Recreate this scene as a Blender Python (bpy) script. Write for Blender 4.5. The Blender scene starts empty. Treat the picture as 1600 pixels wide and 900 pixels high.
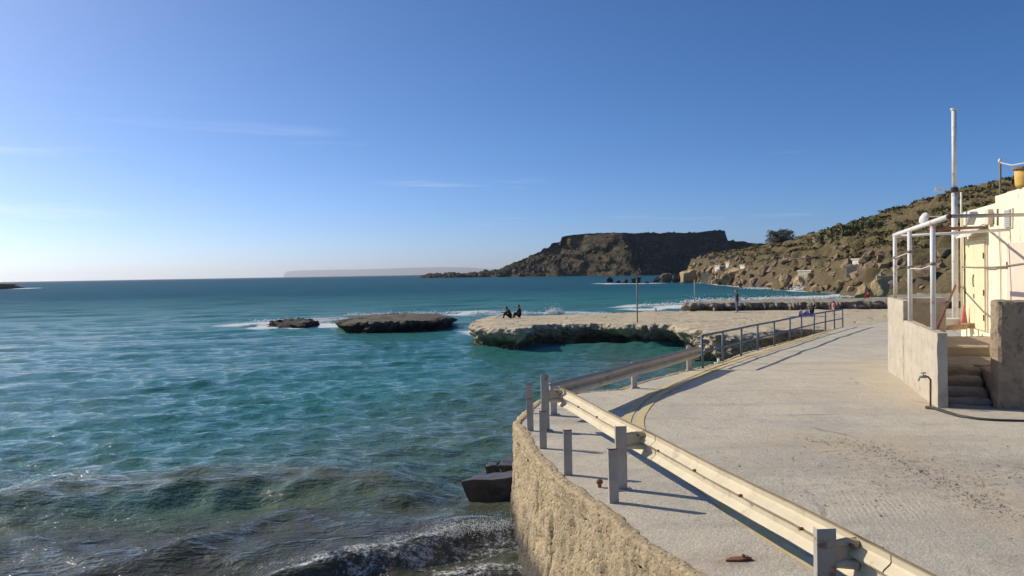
import bpy, bmesh, math, random
import numpy as np
from mathutils import Vector, Matrix
from mathutils.geometry import delaunay_2d_cdt

random.seed(7)
RNG = np.random.default_rng(11)
SC = bpy.context.scene
COL = SC.collection

# ------------------------------------------------------------------ camera
FPX = 1244.0                      # focal length in photo pixels (28 mm equivalent)
CAM = Vector((0.0, 0.0, 2.4))
PITCH = -math.atan(23.2 / FPX)
ROLL = math.atan(0.017)
_f = Vector((0, math.cos(PITCH), math.sin(PITCH)))
_u0 = Vector((0, -math.sin(PITCH), math.cos(PITCH)))
_r0 = Vector((1, 0, 0))
_r = _r0 * math.cos(ROLL) - _u0 * math.sin(ROLL)
_u = _u0 * math.cos(ROLL) + _r0 * math.sin(ROLL)
cd = bpy.data.cameras.new('camera')
cd.sensor_width = 36.0
cd.lens = FPX * 36.0 / 1600.0
cd.clip_start = 0.1
cd.clip_end = 90000.0
cam = bpy.data.objects.new('camera', cd)
COL.objects.link(cam)
M = Matrix.Identity(4)
for i in range(3):
    M[i][0], M[i][1], M[i][2], M[i][3] = _r[i], _u[i], -_f[i], CAM[i]
cam.matrix_world = M
SC.camera = cam

# ------------------------------------------------------------------ sky, sun, exposure
SUN_EL = math.radians(31.0)
SUN_AZ = math.radians(-60.0)      # clockwise from +Y: left of the view
world = bpy.data.worlds.new('World')
SC.world = world
world.use_nodes = True
wn, wl = world.node_tree.nodes, world.node_tree.links
wn.clear()
w_out = wn.new('ShaderNodeOutputWorld')
w_bg = wn.new('ShaderNodeBackground')
w_bg.inputs['Strength'].default_value = 0.130
w_sky = wn.new('ShaderNodeTexSky')
w_sky.sky_type = 'NISHITA'
w_sky.sun_disc = False
w_sky.sun_elevation = SUN_EL
w_sky.sun_rotation = SUN_AZ
w_sky.altitude = 0.0
w_sky.air_density = 0.54
w_sky.dust_density = 0.7
w_sky.ozone_density = 6.5
# thin wisps of high cloud, laid out by sky direction
w_tc = wn.new('ShaderNodeTexCoord')
w_map = wn.new('ShaderNodeMapping')
w_map.inputs['Scale'].default_value = (1.5, 1.5, 30.0)
w_map.inputs['Rotation'].default_value = (0.02, 0.03, 0.3)
w_map.inputs['Location'].default_value = (10.3, 2.3, 12.5)
w_n = wn.new('ShaderNodeTexNoise')
w_n.inputs['Scale'].default_value = 1.3
w_n.inputs['Detail'].default_value = 6.0
w_n.inputs['Roughness'].default_value = 0.55
w_r = wn.new('ShaderNodeValToRGB')
w_r.color_ramp.elements[0].position = 0.565
w_r.color_ramp.elements[0].color = (0, 0, 0, 1)
w_r.color_ramp.elements[1].position = 0.80
w_r.color_ramp.elements[1].color = (0.5, 0.5, 0.5, 1)
w_mix = wn.new('ShaderNodeMix')
w_mix.data_type = 'RGBA'
w_mix.inputs['B'].default_value = (8.0, 8.2, 8.6, 1)
wl.new(w_tc.outputs['Generated'], w_map.inputs['Vector'])
wl.new(w_map.outputs['Vector'], w_n.inputs['Vector'])
wl.new(w_n.outputs['Fac'], w_r.inputs['Fac'])
w_sep = wn.new('ShaderNodeSeparateXYZ')
w_band = wn.new('ShaderNodeValToRGB')            # the wisps lie low, at three to twelve degrees
be = w_band.color_ramp.elements
be[0].position, be[0].color = 0.02, (0, 0, 0, 1)
be[1].position, be[1].color = 0.05, (1, 1, 1, 1)
e_ = be.new(0.13)
e_.color = (1, 1, 1, 1)
e_ = be.new(0.21)
e_.color = (0, 0, 0, 1)
w_mul = wn.new('ShaderNodeMath')
w_mul.operation = 'MULTIPLY'
wl.new(w_tc.outputs['Generated'], w_sep.inputs['Vector'])
wl.new(w_sep.outputs['Z'], w_band.inputs['Fac'])
wl.new(w_band.outputs['Color'], w_mul.inputs[0])
wl.new(w_r.outputs['Color'], w_mul.inputs[1])
wl.new(w_mul.outputs[0], w_mix.inputs['Factor'])
w_hs = wn.new('ShaderNodeHueSaturation')
w_hs.inputs['Saturation'].default_value = 1.12
wl.new(w_sky.outputs['Color'], w_hs.inputs['Color'])
wl.new(w_hs.outputs['Color'], w_mix.inputs['A'])
wl.new(w_mix.outputs['Result'], w_bg.inputs['Color'])
wl.new(w_bg.outputs['Background'], w_out.inputs['Surface'])

sd = bpy.data.lights.new('sun', 'SUN')
sd.energy = 4.5
sd.angle = math.radians(0.53)
sd.color = (1.0, 0.92, 0.76)
sun = bpy.data.objects.new('sun', sd)
COL.objects.link(sun)
SUN_DIR = Vector((math.sin(SUN_AZ) * math.cos(SUN_EL), math.cos(SUN_AZ) * math.cos(SUN_EL), math.sin(SUN_EL)))
sun.rotation_euler = SUN_DIR.to_track_quat('Z', 'Y').to_euler()
sun.location = (-30, 20, 40)

SC.view_settings.view_transform = 'Standard'
SC.view_settings.look = 'None'
SC.view_settings.exposure = 0.0
SC.view_settings.gamma = 1.0
SC.view_settings.use_curve_mapping = False
SC.render.engine = 'CYCLES'
SC.cycles.volume_bounces = 0
SC.cycles.max_bounces = 6
SC.cycles.use_denoising = True

# ------------------------------------------------------------------ layout helpers
SEA_Z = -2.1
TILT = 0.0165                     # the quay and the shelf fall gently away from the viewer


def gz(x, y):
    return -TILT * y


def ray(px, py):
    return (_f * FPX + _r * (px - 800) - _u * (py - 450)).normalized()


def ground(px, py, dz=0.0):
    d = ray(px, py)
    t = (-dz * -1 - CAM.z) / (d.z + TILT * d.y)
    return CAM + d * t


def on_z(px, py, z):
    d = ray(px, py)
    return CAM + d * ((z - CAM.z) / d.z)


def at(px, py, depth):
    d = ray(px, py)
    return CAM + d * (depth / d.y)


# ------------------------------------------------------------------ numpy noise
_perm = np.random.default_rng(3).permutation(256)
_perm = np.concatenate([_perm, _perm, _perm])
_g3 = np.random.default_rng(5).normal(size=(256, 3))
_g3 /= np.linalg.norm(_g3, axis=1)[:, None]


def perlin(x, y, z=0.0):
    x, y, z = np.broadcast_arrays(np.asarray(x, float), np.asarray(y, float), np.asarray(z, float))
    xi, yi, zi = np.floor(x).astype(int), np.floor(y).astype(int), np.floor(z).astype(int)
    xf, yf, zf = x - xi, y - yi, z - zi
    xi &= 255
    yi &= 255
    zi &= 255
    u, v, w = (t * t * t * (t * (t * 6 - 15) + 10) for t in (xf, yf, zf))

    def g(dx, dy, dz):
        h = _perm[_perm[_perm[xi + dx] + yi + dy] + zi + dz] & 255
        gg = _g3[h]
        return gg[..., 0] * (xf - dx) + gg[..., 1] * (yf - dy) + gg[..., 2] * (zf - dz)

    def lerp(a, b, t):
        return a + (b - a) * t
    x00 = lerp(g(0, 0, 0), g(1, 0, 0), u)
    x10 = lerp(g(0, 1, 0), g(1, 1, 0), u)
    x01 = lerp(g(0, 0, 1), g(1, 0, 1), u)
    x11 = lerp(g(0, 1, 1), g(1, 1, 1), u)
    return lerp(lerp(x00, x10, v), lerp(x01, x11, v), w) * 1.6


def fbm(x, y, z=0.0, oct=4, gain=0.5, ridged=False):
    s, a, f = 0.0, 1.0, 1.0
    for k in range(oct):
        n = perlin(np.asarray(x) * f + 13.7 * k, np.asarray(y) * f + 7.3 * k, np.asarray(z) * f + 3.1 * k)
        s = s + a * ((1 - 2 * np.abs(n)) if ridged else n)
        a *= gain
        f *= 2.03
    return s


def sstep(a, b, x):
    t = np.clip((np.asarray(x, float) - a) / (b - a), 0, 1)
    return t * t * (3 - 2 * t)


# ------------------------------------------------------------------ mesh helpers
def mesh_np(name, verts, quads=None, tris=None, smooth=True):
    me = bpy.data.meshes.new(name)
    verts = np.asarray(verts, np.float32)
    parts = []
    if quads is not None and len(quads):
        parts.append(np.asarray(quads, np.int32))
    if tris is not None and len(tris):
        parts.append(np.asarray(tris, np.int32))
    me.vertices.add(len(verts))
    me.vertices.foreach_set('co', verts.ravel())
    loops = np.concatenate([p.ravel() for p in parts])
    totals = np.concatenate([np.full(len(p), p.shape[1], np.int32) for p in parts])
    starts = np.concatenate([[0], np.cumsum(totals)[:-1]]).astype(np.int32)
    me.loops.add(len(loops))
    me.loops.foreach_set('vertex_index', loops)
    me.polygons.add(len(totals))
    me.polygons.foreach_set('loop_start', starts)
    me.polygons.foreach_set('loop_total', totals)
    me.polygons.foreach_set('use_smooth', np.full(len(totals), smooth, dtype=bool))
    me.update(calc_edges=True)
    me.validate()
    return me


def grid_faces(nr, nc, closed=False):
    r = np.arange(nr - 1)[:, None]
    c = np.arange(nc if closed else nc - 1)[None, :]
    c2 = (c + 1) % nc
    a = r * nc + c
    b = r * nc + c2
    return np.stack([a, b, b + nc, a + nc], -1).reshape(-1, 4)


class MB:
    """collects simple shapes for ONE mesh object"""

    def __init__(self):
        self.v, self.f = [], []

    def add(self, vs, fs):
        o = len(self.v)
        self.v += [tuple(p) for p in vs]
        self.f += [tuple(i + o for i in f) for f in fs]
        return self

    def box(self, x0, x1, y0, y1, z0, z1):
        return self.add([(x, y, z) for z in (z0, z1) for x, y in ((x0, y0), (x1, y0), (x1, y1), (x0, y1))],
                        [(3, 2, 1, 0), (4, 5, 6, 7), (0, 1, 5, 4), (1, 2, 6, 5), (2, 3, 7, 6), (3, 0, 4, 7)])

    def prism(self, poly, z0, z1):
        n = len(poly)
        z0f = z0 if callable(z0) else (lambda x, y: z0)
        z1f = z1 if callable(z1) else (lambda x, y: z1)
        vs = [(p[0], p[1], z0f(p[0], p[1])) for p in poly] + [(p[0], p[1], z1f(p[0], p[1])) for p in poly]
        fs = [tuple(range(n))[::-1], tuple(range(n, 2 * n))]
        fs += [(i, (i + 1) % n, n + (i + 1) % n, n + i) for i in range(n)]
        return self.add(vs, fs)

    def tube(self, pts, r, seg=8, cap=True):
        pts = [Vector(p) for p in pts]
        n = len(pts)
        rs = r if isinstance(r, (list, tuple)) else [r] * n
        rings = []
        ref = None
        for i, p in enumerate(pts):
            t = (pts[min(i + 1, n - 1)] - pts[max(i - 1, 0)]).normalized()
            if ref is None:
                ref = Vector((0, 0, 1)) if abs(t.z) < 0.9 else Vector((1, 0, 0))
            a = (ref - t * ref.dot(t)).normalized()
            b = t.cross(a)
            ref = a
            rings.append([p + (a * math.cos(2 * math.pi * k / seg) + b * math.sin(2 * math.pi * k / seg)) * rs[i] for k in range(seg)])
        vs = [q for rr in rings for q in rr]
        fs = [(i * seg + k, i * seg + (k + 1) % seg, (i + 1) * seg + (k + 1) % seg, (i + 1) * seg + k)
              for i in range(n - 1) for k in range(seg)]
        if cap:
            fs += [tuple(range(seg))[::-1], tuple((n - 1) * seg + k for k in range(seg))]
        return self.add(vs, fs)

    def ell(self, c, r, nu=10, nv=7, rot=None):
        vs, fs = [], []
        c = Vector(c)
        for j in range(nv + 1):
            th = math.pi * j / nv
            for i in range(nu):
                ph = 2 * math.pi * i / nu
                p = Vector((r[0] * math.sin(th) * math.cos(ph), r[1] * math.sin(th) * math.sin(ph), r[2] * math.cos(th)))
                if rot is not None:
                    p = rot @ p
                vs.append(c + p)
        for j in range(nv):
            for i in range(nu):
                fs.append((j * nu + i, (j + 1) * nu + i, (j + 1) * nu + (i + 1) % nu, j * nu + (i + 1) % nu))
        return self.add(vs, fs)

    def sweep(self, path, prof, side):
        """sweep an open (a, z) profile along straight 3-D path points; a runs along the horizontal vector side"""
        n = len(prof)
        vs = []
        for p in path:
            for (a, z) in prof:
                vs.append(Vector(p) + Vector(side) * a + Vector((0, 0, z)))
        m = len(path)
        fs = [(i * n + k, (i + 1) * n + k, (i + 1) * n + (k + 1) % n, i * n + (k + 1) % n) for i in range(m - 1) for k in range(n)]
        fs += [tuple(range(n)), tuple((m - 1) * n + k for k in range(n))[::-1]]
        return self.add(vs, fs)

    def mesh(self, name, bevel=0.0, smooth=False, seg=1):
        me = bpy.data.meshes.new(name)
        me.from_pydata([tuple(v) for v in self.v], [], self.f)
        bm = bmesh.new()
        bm.from_mesh(me)
        bmesh.ops.recalc_face_normals(bm, faces=bm.faces)
        if bevel > 0:
            es = [e for e in bm.edges if len(e.link_faces) == 2 and e.calc_face_angle(0) > 0.6]
            bmesh.ops.bevel(bm, geom=es, offset=bevel, segments=seg, affect='EDGES', profile=0.5)
        if smooth:
            for f in bm.faces:
                f.smooth = True
        bm.to_mesh(me)
        bm.free()
        return me

    def build(self, name, mat, parent=None, bevel=0.0, smooth=False, seg=1):
        return obj(name, self.mesh(name, bevel, smooth, seg), mat, parent)


def obj(name, me, mat, parent=None):
    o = bpy.data.objects.new(name, me)
    COL.objects.link(o)
    if mat is not None and me is not None and len(me.materials) == 0:
        for m_ in (mat if isinstance(mat, (list, tuple)) else [mat]):
            me.materials.append(m_)
    if parent is not None:
        o.parent = parent
    return o


def empty(name, loc=(0, 0, 0), rz=0.0):
    o = bpy.data.objects.new(name, None)
    COL.objects.link(o)
    o.location = loc
    o.rotation_euler = (0, 0, rz)
    o.empty_display_size = 0.3
    return o


def tag(o, label=None, cat=None, group=None, kind=None):
    if label:
        o['label'] = label
    if cat:
        o['category'] = cat
    if group:
        o['group'] = group
    if kind:
        o['kind'] = kind
    return o


# ------------------------------------------------------------------ materials
class NT:
    def __init__(self, name):
        self.m = bpy.data.materials.new(name)
        self.m.use_nodes = True
        self.n, self.l = self.m.node_tree.nodes, self.m.node_tree.links
        self.b = self.n['Principled BSDF']
        self.tc = self.n.new('ShaderNodeTexCoord')

    def link(self, a, b):
        self.l.new(a, b)

    def coords(self, scale=(1, 1, 1), src='Object', rot=(0, 0, 0)):
        mp = self.n.new('ShaderNodeMapping')
        mp.inputs['Scale'].default_value = scale
        mp.inputs['Rotation'].default_value = rot
        self.link(self.tc.outputs[src], mp.inputs['Vector'])
        return mp.outputs['Vector']

    def noise(self, scale, detail=4, rough=0.55, vec=None, dist=0.0):
        t = self.n.new('ShaderNodeTexNoise')
        t.inputs['Scale'].default_value = scale
        t.inputs['Detail'].default_value = detail
        t.inputs['Roughness'].default_value = rough
        t.inputs['Distortion'].default_value = dist
        self.link(vec if vec is not None else self.tc.outputs['Object'], t.inputs['Vector'])
        return t.outputs['Fac']

    def voro(self, scale, feature='F1', vec=None, rnd=1.0):
        t = self.n.new('ShaderNodeTexVoronoi')
        t.feature = feature
        t.inputs['Scale'].default_value = scale
        t.inputs['Randomness'].default_value = rnd
        self.link(vec if vec is not None else self.tc.outputs['Object'], t.inputs['Vector'])
        return t.outputs['Distance']

    def ramp(self, fac, stops):
        r = self.n.new('ShaderNodeValToRGB')
        e = r.color_ramp.elements
        while len(e) < len(stops):
            e.new(0.5)
        for k, (p, c) in enumerate(stops):
            e[k].position = p
            c = (c, c, c) if not isinstance(c, (tuple, list)) else c
            e[k].color = (c[0], c[1], c[2], 1)
        self.link(fac, r.inputs['Fac'])
        return r.outputs['Color']

    def mix(self, fac, a, b, mode='MIX'):
        x = self.n.new('ShaderNodeMix')
        x.data_type = 'RGBA'
        x.blend_type = mode
        for s, v in (('Factor', fac), ('A', a), ('B', b)):
            if isinstance(v, (int, float)):
                x.inputs[s].default_value = v if s == 'Factor' else (v, v, v, 1)
            elif isinstance(v, (tuple, list)):
                x.inputs[s].default_value = (*v[:3], 1)
            else:
                self.link(v, x.inputs[s])
        return x.outputs['Result']

    def math(self, op, a, b=0.0, c=None):
        x = self.n.new('ShaderNodeMath')
        x.operation = op
        for k, v in enumerate((a, b) if c is None else (a, b, c)):
            if isinstance(v, (int, float)):
                x.inputs[k].default_value = v
            else:
                self.link(v, x.inputs[k])
        return x.outputs[0]

    def attr(self, name):
        a = self.n.new('ShaderNodeAttribute')
        a.attribute_name = name
        return a.outputs['Fac']

    def bump(self, height, strength=0.5, dist=0.02, normal=None):
        b = self.n.new('ShaderNodeBump')
        b.inputs['Strength'].default_value = strength
        b.inputs['Distance'].default_value = dist
        self.link(height, b.inputs['Height'])
        if normal is not None:
            self.link(normal, b.inputs['Normal'])
        return b.outputs['Normal']

    def done(self, color=None, rough=0.8, normal=None, spec=0.3, metal=0.0):
        if color is not None:
            if isinstance(color, (tuple, list)):
                self.b.inputs['Base Color'].default_value = (*color[:3], 1)
            else:
                self.link(color, self.b.inputs['Base Color'])
        if isinstance(rough, (int, float)):
            self.b.inputs['Roughness'].default_value = rough
        else:
            self.link(rough, self.b.inputs['Roughness'])
        self.b.inputs['Specular IOR Level'].default_value = spec
        self.b.inputs['Metallic'].default_value = metal
        if normal is not None:
            self.link(normal, self.b.inputs['Normal'])
        return self.m


def worn(name, c1, c2, scale=3.0, rough=0.75, bump=0.3, bdist=0.004, bscale=40.0, spec=0.3, c3=None, s3=1.0, metal=0.0):
    t = NT(name)
    col = t.mix(t.ramp(t.noise(scale, 6, 0.62), [(0.35, 0.0), (0.68, 1.0)]), c1, c2)
    if c3 is not None:
        col = t.mix(t.ramp(t.noise(s3, 7, 0.7), [(0.56, 0.0), (0.66, 1.0)]), col, c3)
    nrm = t.bump(t.noise(bscale, 4, 0.6), bump, bdist) if bump else None
    return t.done(col, rough, nrm, spec, metal)


MAT = {}
MAT['galv'] = worn('galvanised_steel', (0.38, 0.345, 0.295), (0.50, 0.455, 0.39), 5, 0.6, 0.2, 0.002, 60, 0.4, (0.27, 0.17, 0.10), 6)
MAT['rail'] = worn('cream_painted_rail', (0.64, 0.545, 0.375), (0.55, 0.465, 0.325), 3.5, 0.62, 0.2, 0.004, 7, 0.5, (0.46, 0.37, 0.26), 5)
MAT['rail_dull'] = worn('dull_zinc_rail', (0.42, 0.37, 0.30), (0.34, 0.31, 0.27), 2.5, 0.55, 0.15, 0.003, 9, 0.4, (0.28, 0.18, 0.11), 4)
MAT['rust'] = worn('rust', (0.25, 0.11, 0.06), (0.14, 0.07, 0.045), 8, 0.9, 0.5, 0.004, 40)
MAT['blue_paint'] = worn('weathered_blue_paint', (0.07, 0.13, 0.20), (0.14, 0.18, 0.21), 3, 0.6, 0.2, 0.002, 50, 0.4, (0.24, 0.21, 0.18), 5)
MAT['white_pipe'] = worn('white_painted_pipe', (0.78, 0.76, 0.73), (0.70, 0.67, 0.62), 2, 0.5, 0.1, 0.002, 30, 0.4, (0.50, 0.40, 0.31), 4)
MAT['cream_wall'] = worn('cream_plaster', (0.84, 0.76, 0.58), (0.78, 0.69, 0.51), 1.1, 0.85, 0.4, 0.008, 18, 0.2, (0.66, 0.57, 0.42), 1.6)


def mat_plaster(name, c1, c2, stain, peel):
    t = NT(name)
    v = t.tc.outputs['Object']
    col = t.mix(t.ramp(t.noise(1.2, 6, 0.65, v), [(0.35, 0), (0.65, 1)]), c1, c2)
    st = t.noise(2.2, 6, 0.7, t.coords((2.2, 2.2, 0.22)))
    col = t.mix(t.ramp(st, [(0.52, 0), (0.72, 0.75)]), col, stain)
    col = t.mix(t.ramp(t.noise(2.8, 8, 0.72, v), [(0.60, 0), (0.64, 0.85)]), col, peel)
    h = t.math('ADD', t.noise(18, 5, 0.7, v), t.ramp(t.noise(2.8, 8, 0.72, v), [(0.60, 1.0), (0.64, 0.3)]))
    return t.done(col, 0.9, t.bump(h, 0.6, 0.012), 0.2)


MAT['cream_wall'] = mat_plaster('cream_plaster', (0.88, 0.80, 0.60), (0.82, 0.73, 0.53), (0.60, 0.51, 0.36), (0.58, 0.50, 0.38))
MAT['pale_wall'] = worn('pale_stained_render', (0.54, 0.475, 0.375), (0.44, 0.38, 0.295), 2.2, 0.9, 0.8, 0.02, 11, 0.2, (0.36, 0.30, 0.225), 3.0)
MAT['rubble'] = worn('rough_brown_stone', (0.36, 0.28, 0.19), (0.24, 0.185, 0.13), 3.0, 0.95, 1.0, 0.04, 9, 0.2, (0.15, 0.115, 0.085), 5)
MAT['door_yellow'] = worn('faded_yellow_door_paint', (0.85, 0.72, 0.46), (0.76, 0.63, 0.40), 3, 0.6, 0.15, 0.002, 30)
MAT['door_pink'] = worn('faded_pink_paint', (0.78, 0.63, 0.50), (0.70, 0.57, 0.45), 2, 0.7, 0.15, 0.002, 30)
MAT['grey_shutter'] = worn('grey_louvre', (0.42, 0.42, 0.44), (0.48, 0.46, 0.46), 4, 0.7, 0.1)
MAT['dark'] = worn('dark_plastic', (0.03, 0.03, 0.032), (0.06, 0.055, 0.05), 4, 0.6, 0.1)
MAT['brown_pipe'] = worn('brown_grey_pipe', (0.22, 0.17, 0.13), (0.30, 0.24, 0.18), 5, 0.7, 0.2)
MAT['cone_red'] = worn('faded_red_plastic', (0.55, 0.14, 0.12), (0.60, 0.24, 0.20), 4, 0.6, 0.1)
MAT['barrel'] = worn('yellow_orange_barrel', (0.75, 0.48, 0.12), (0.66, 0.36, 0.10), 4, 0.6, 0.2)
MAT['log'] = worn('weathered_wood', (0.38, 0.26, 0.16), (0.28, 0.19, 0.12), 8, 0.85, 0.5, 0.01, 25)
MAT['step_stone'] = worn('worn_step_concrete', (0.33, 0.27, 0.20), (0.23, 0.185, 0.14), 3, 0.9, 0.8, 0.02, 14)
MAT['floor_slab'] = worn('sandy_terrace_floor', (0.46, 0.36, 0.24), (0.38, 0.29, 0.20), 1.5, 0.9, 0.5, 0.01, 20)
MAT['hut_white'] = worn('sunbleached_hut_paint', (0.76, 0.71, 0.62), (0.58, 0.52, 0.44), 0.9, 0.9, 0.2, 0.02, 4)
MAT['hut_cream'] = worn('cream_boathouse_render', (0.52, 0.44, 0.31), (0.40, 0.34, 0.24), 0.9, 0.9, 0.2, 0.02, 4)
MAT['hut_grey'] = worn('grey_block_wall', (0.42, 0.37, 0.29), (0.28, 0.24, 0.19), 1.4, 0.9, 0.8, 0.12, 2.5)
MAT['hut_door'] = worn('hut_door_paint', (0.30, 0.36, 0.36), (0.24, 0.28, 0.28), 2, 0.7, 0.1)
MAT['wet_block'] = worn('wet_dark_concrete', (0.12, 0.10, 0.088), (0.055, 0.046, 0.042), 3, 0.5, 0.7, 0.02, 14, 0.5)


def mat_concrete():
    t = NT('promenade_concrete')
    v = t.tc.outputs['Object']
    big = t.ramp(t.noise(0.3, 6, 0.62, v, 0.8), [(0.40, 0.0), (0.60, 1.0)])
    col = t.mix(big, (0.74, 0.65, 0.485), (0.57, 0.515, 0.42))
    col = t.mix(t.ramp(t.noise(0.9, 8, 0.7, v, 0.4), [(0.48, 0.0), (0.66, 0.9)]), col, (0.74, 0.66, 0.52))
    col = t.mix(t.ramp(t.noise(2.6, 8, 0.75, v), [(0.52, 0.0), (0.70, 0.75)]), col, (0.42, 0.365, 0.30))
    col = t.mix(t.ramp(t.noise(55, 3, 0.8, v), [(0.35, 0.0), (0.72, 0.55)]), col, (0.36, 0.32, 0.28))
    col = t.mix(t.ramp(t.noise(12, 6, 0.8, v), [(0.5, 0.0), (0.68, 0.5)]), col, (0.74, 0.67, 0.57))
    col = t.mix(t.ramp(t.noise(0.9, 6, 0.65, t.coords((0.22, 1.3, 1), 'Object', (0, 0, 0.35))), [(0.50, 0.0), (0.68, 0.6)]), col, (0.44, 0.39, 0.31))
    # hairline cracks
    wv = t.mix(0.22, v, t.n.new('ShaderNodeTexNoise').outputs['Color'])
    tn = wv.node.inputs['B'].links[0].from_node
    tn.inputs['Scale'].default_value = 1.4
    tn.inputs['Detail'].default_value = 5
    t.link(v, tn.inputs['Vector'])
    cr = t.ramp(t.voro(0.32, 'DISTANCE_TO_EDGE', wv), [(0.0, 1.0), (0.012, 0.0)])
    gate = t.ramp(t.noise(0.5, 2, 0.5, v), [(0.55, 0.0), (0.62, 0.6)])
    crk = t.math('MULTIPLY', cr, gate)
    col = t.mix(crk, col, (0.14, 0.115, 0.09))
    # loose dirt and broken aggregate in two worn tracks
    dirt = t.math('MULTIPLY', t.attr('dirt'), t.ramp(t.noise(7.0, 6, 0.8, v), [(0.47, 0.0), (0.62, 1.0)]))
    col = t.mix(dirt, col, (0.30, 0.255, 0.19))
    sand = t.math('MULTIPLY', t.attr('sand'), t.ramp(t.noise(2.0, 6, 0.7, v), [(0.35, 0.0), (0.6, 0.8)]))
    col = t.mix(sand, col, (0.62, 0.50, 0.34))
    rustm = t.math('MULTIPLY', t.attr('rust'), t.ramp(t.noise(6.0, 5, 0.7, v), [(0.3, 0.0), (0.6, 1.0)]))
    col = t.mix(rustm, col, (0.22, 0.06, 0.035))
    # brushed ridges across part of the slab
    wave = t.n.new('ShaderNodeTexWave')
    wave.inputs['Scale'].default_value = 5.5
    wave.inputs['Distortion'].default_value = 3.0
    wave.inputs['Detail'].default_value = 2.0
    t.link(t.coords((1, 1, 1), 'Object', (0, 0, 0.25)), wave.inputs['Vector'])
    ridg = t.math('MULTIPLY', wave.outputs['Fac'], t.attr('ridge'))
    h = t.math('ADD', t.math('MULTIPLY', t.noise(30, 6, 0.75, v), 1.0), t.math('MULTIPLY', ridg, 1.2))
    h = t.math('SUBTRACT', h, t.math('MULTIPLY', crk, 1.5))
    h = t.math('ADD', h, t.math('MULTIPLY', t.noise(4, 6, 0.7, v), 1.4))
    return t.done(col, 0.92, t.bump(h, 0.9, 0.022), 0.2)


MAT['concrete'] = mat_concrete()


def mat_seawall():
    t = NT('pitted_limestone_wall')
    v = t.tc.outputs['Object']
    col = t.mix(t.ramp(t.noise(1.1, 6, 0.65, v), [(0.35, 0), (0.65, 1)]), (0.65, 0.50, 0.30), (0.54, 0.415, 0.26))
    sv = t.coords((3.0, 3.0, 0.55))
    col = t.mix(t.ramp(t.noise(2.0, 6, 0.7, sv), [(0.5, 0), (0.72, 0.8)]), col, (0.34, 0.26, 0.17))
    pit = t.ramp(t.voro(16, 'F1', v), [(0.05, 0.0), (0.4, 1.0)])
    col = t.mix(t.ramp(t.noise(14, 6, 0.8, v), [(0.5, 0), (0.64, 0.85)]), col, (0.25, 0.185, 0.12))
    wet = t.attr('wet')
    col = t.mix(wet, col, (0.12, 0.105, 0.085))
    h = t.math('ADD', t.noise(9, 7, 0.75, v), t.math('MULTIPLY', pit, 0.35))
    return t.done(col, 0.92, t.bump(h, 1.0, 0.05), 0.2)


MAT['seawall'] = mat_seawall()


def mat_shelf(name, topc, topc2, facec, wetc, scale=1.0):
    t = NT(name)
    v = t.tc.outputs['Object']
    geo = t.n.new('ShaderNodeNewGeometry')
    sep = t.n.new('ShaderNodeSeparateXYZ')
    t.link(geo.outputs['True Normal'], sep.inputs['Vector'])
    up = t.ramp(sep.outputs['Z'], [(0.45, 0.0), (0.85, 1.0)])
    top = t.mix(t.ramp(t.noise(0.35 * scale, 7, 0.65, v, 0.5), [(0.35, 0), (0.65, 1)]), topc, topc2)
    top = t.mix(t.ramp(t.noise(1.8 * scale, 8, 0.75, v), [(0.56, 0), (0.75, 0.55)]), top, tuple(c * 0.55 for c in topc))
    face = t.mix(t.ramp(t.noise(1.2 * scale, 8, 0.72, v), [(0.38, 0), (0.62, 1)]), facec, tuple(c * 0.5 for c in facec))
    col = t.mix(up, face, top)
    wp = t.mix(0.35, v, t.n.new('ShaderNodeTexNoise').outputs['Color'])
    wq = wp.node.inputs['B'].links[0].from_node
    wq.inputs['Scale'].default_value = 0.8
    wq.inputs['Detail'].default_value = 6
    t.link(v, wq.inputs['Vector'])
    crk = t.ramp(t.voro(0.38, 'DISTANCE_TO_EDGE', wp), [(0.0, 0.55), (0.02, 0.0)])
    col = t.mix(crk, col, tuple(c * 0.4 for c in topc))
    col = t.mix(t.ramp(t.noise(0.7 * scale, 5, 0.6, v, 0.8), [(0.62, 0), (0.72, 0.5)]), col, tuple(c * 0.55 for c in topc))
    wet = t.math('MULTIPLY', t.attr('wet'), t.ramp(t.noise(1.0 * scale, 5, 0.6, v), [(0.2, 0.6), (0.6, 1.0)]))
    col = t.mix(wet, col, wetc)
    h = t.math('ADD', t.math('SUBTRACT', t.noise(2.2 * scale, 9, 0.72, v), crk), t.math('MULTIPLY', t.voro(3.0 * scale, 'F1', v), 0.5))
    return t.done(col, 0.9, t.bump(h, 0.7, 0.10 / scale), 0.25)


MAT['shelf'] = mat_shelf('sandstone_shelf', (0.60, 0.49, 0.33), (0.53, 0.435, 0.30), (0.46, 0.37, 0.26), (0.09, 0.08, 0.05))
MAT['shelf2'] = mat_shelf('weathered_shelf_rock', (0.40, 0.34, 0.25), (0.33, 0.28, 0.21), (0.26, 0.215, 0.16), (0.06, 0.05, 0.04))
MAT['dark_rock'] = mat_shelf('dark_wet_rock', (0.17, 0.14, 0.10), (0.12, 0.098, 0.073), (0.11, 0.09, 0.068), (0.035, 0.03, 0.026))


def mat_rock(name, c1, c2, c3, s):
    t = NT(name)
    v = t.tc.outputs['Object']
    col = t.mix(t.ramp(t.noise(s, 7, 0.68, v), [(0.36, 0), (0.64, 1)]), c1, c2)
    col = t.mix(t.ramp(t.noise(s * 3.3, 7, 0.75, v), [(0.54, 0), (0.7, 0.8)]), col, c3)
    h = t.math('ADD', t.noise(s * 3, 8, 0.72, v), t.noise(s * 0.8, 4, 0.6, v))
    return t.done(col, 0.92, t.bump(h, 0.8, 0.25), 0.2)


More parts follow.
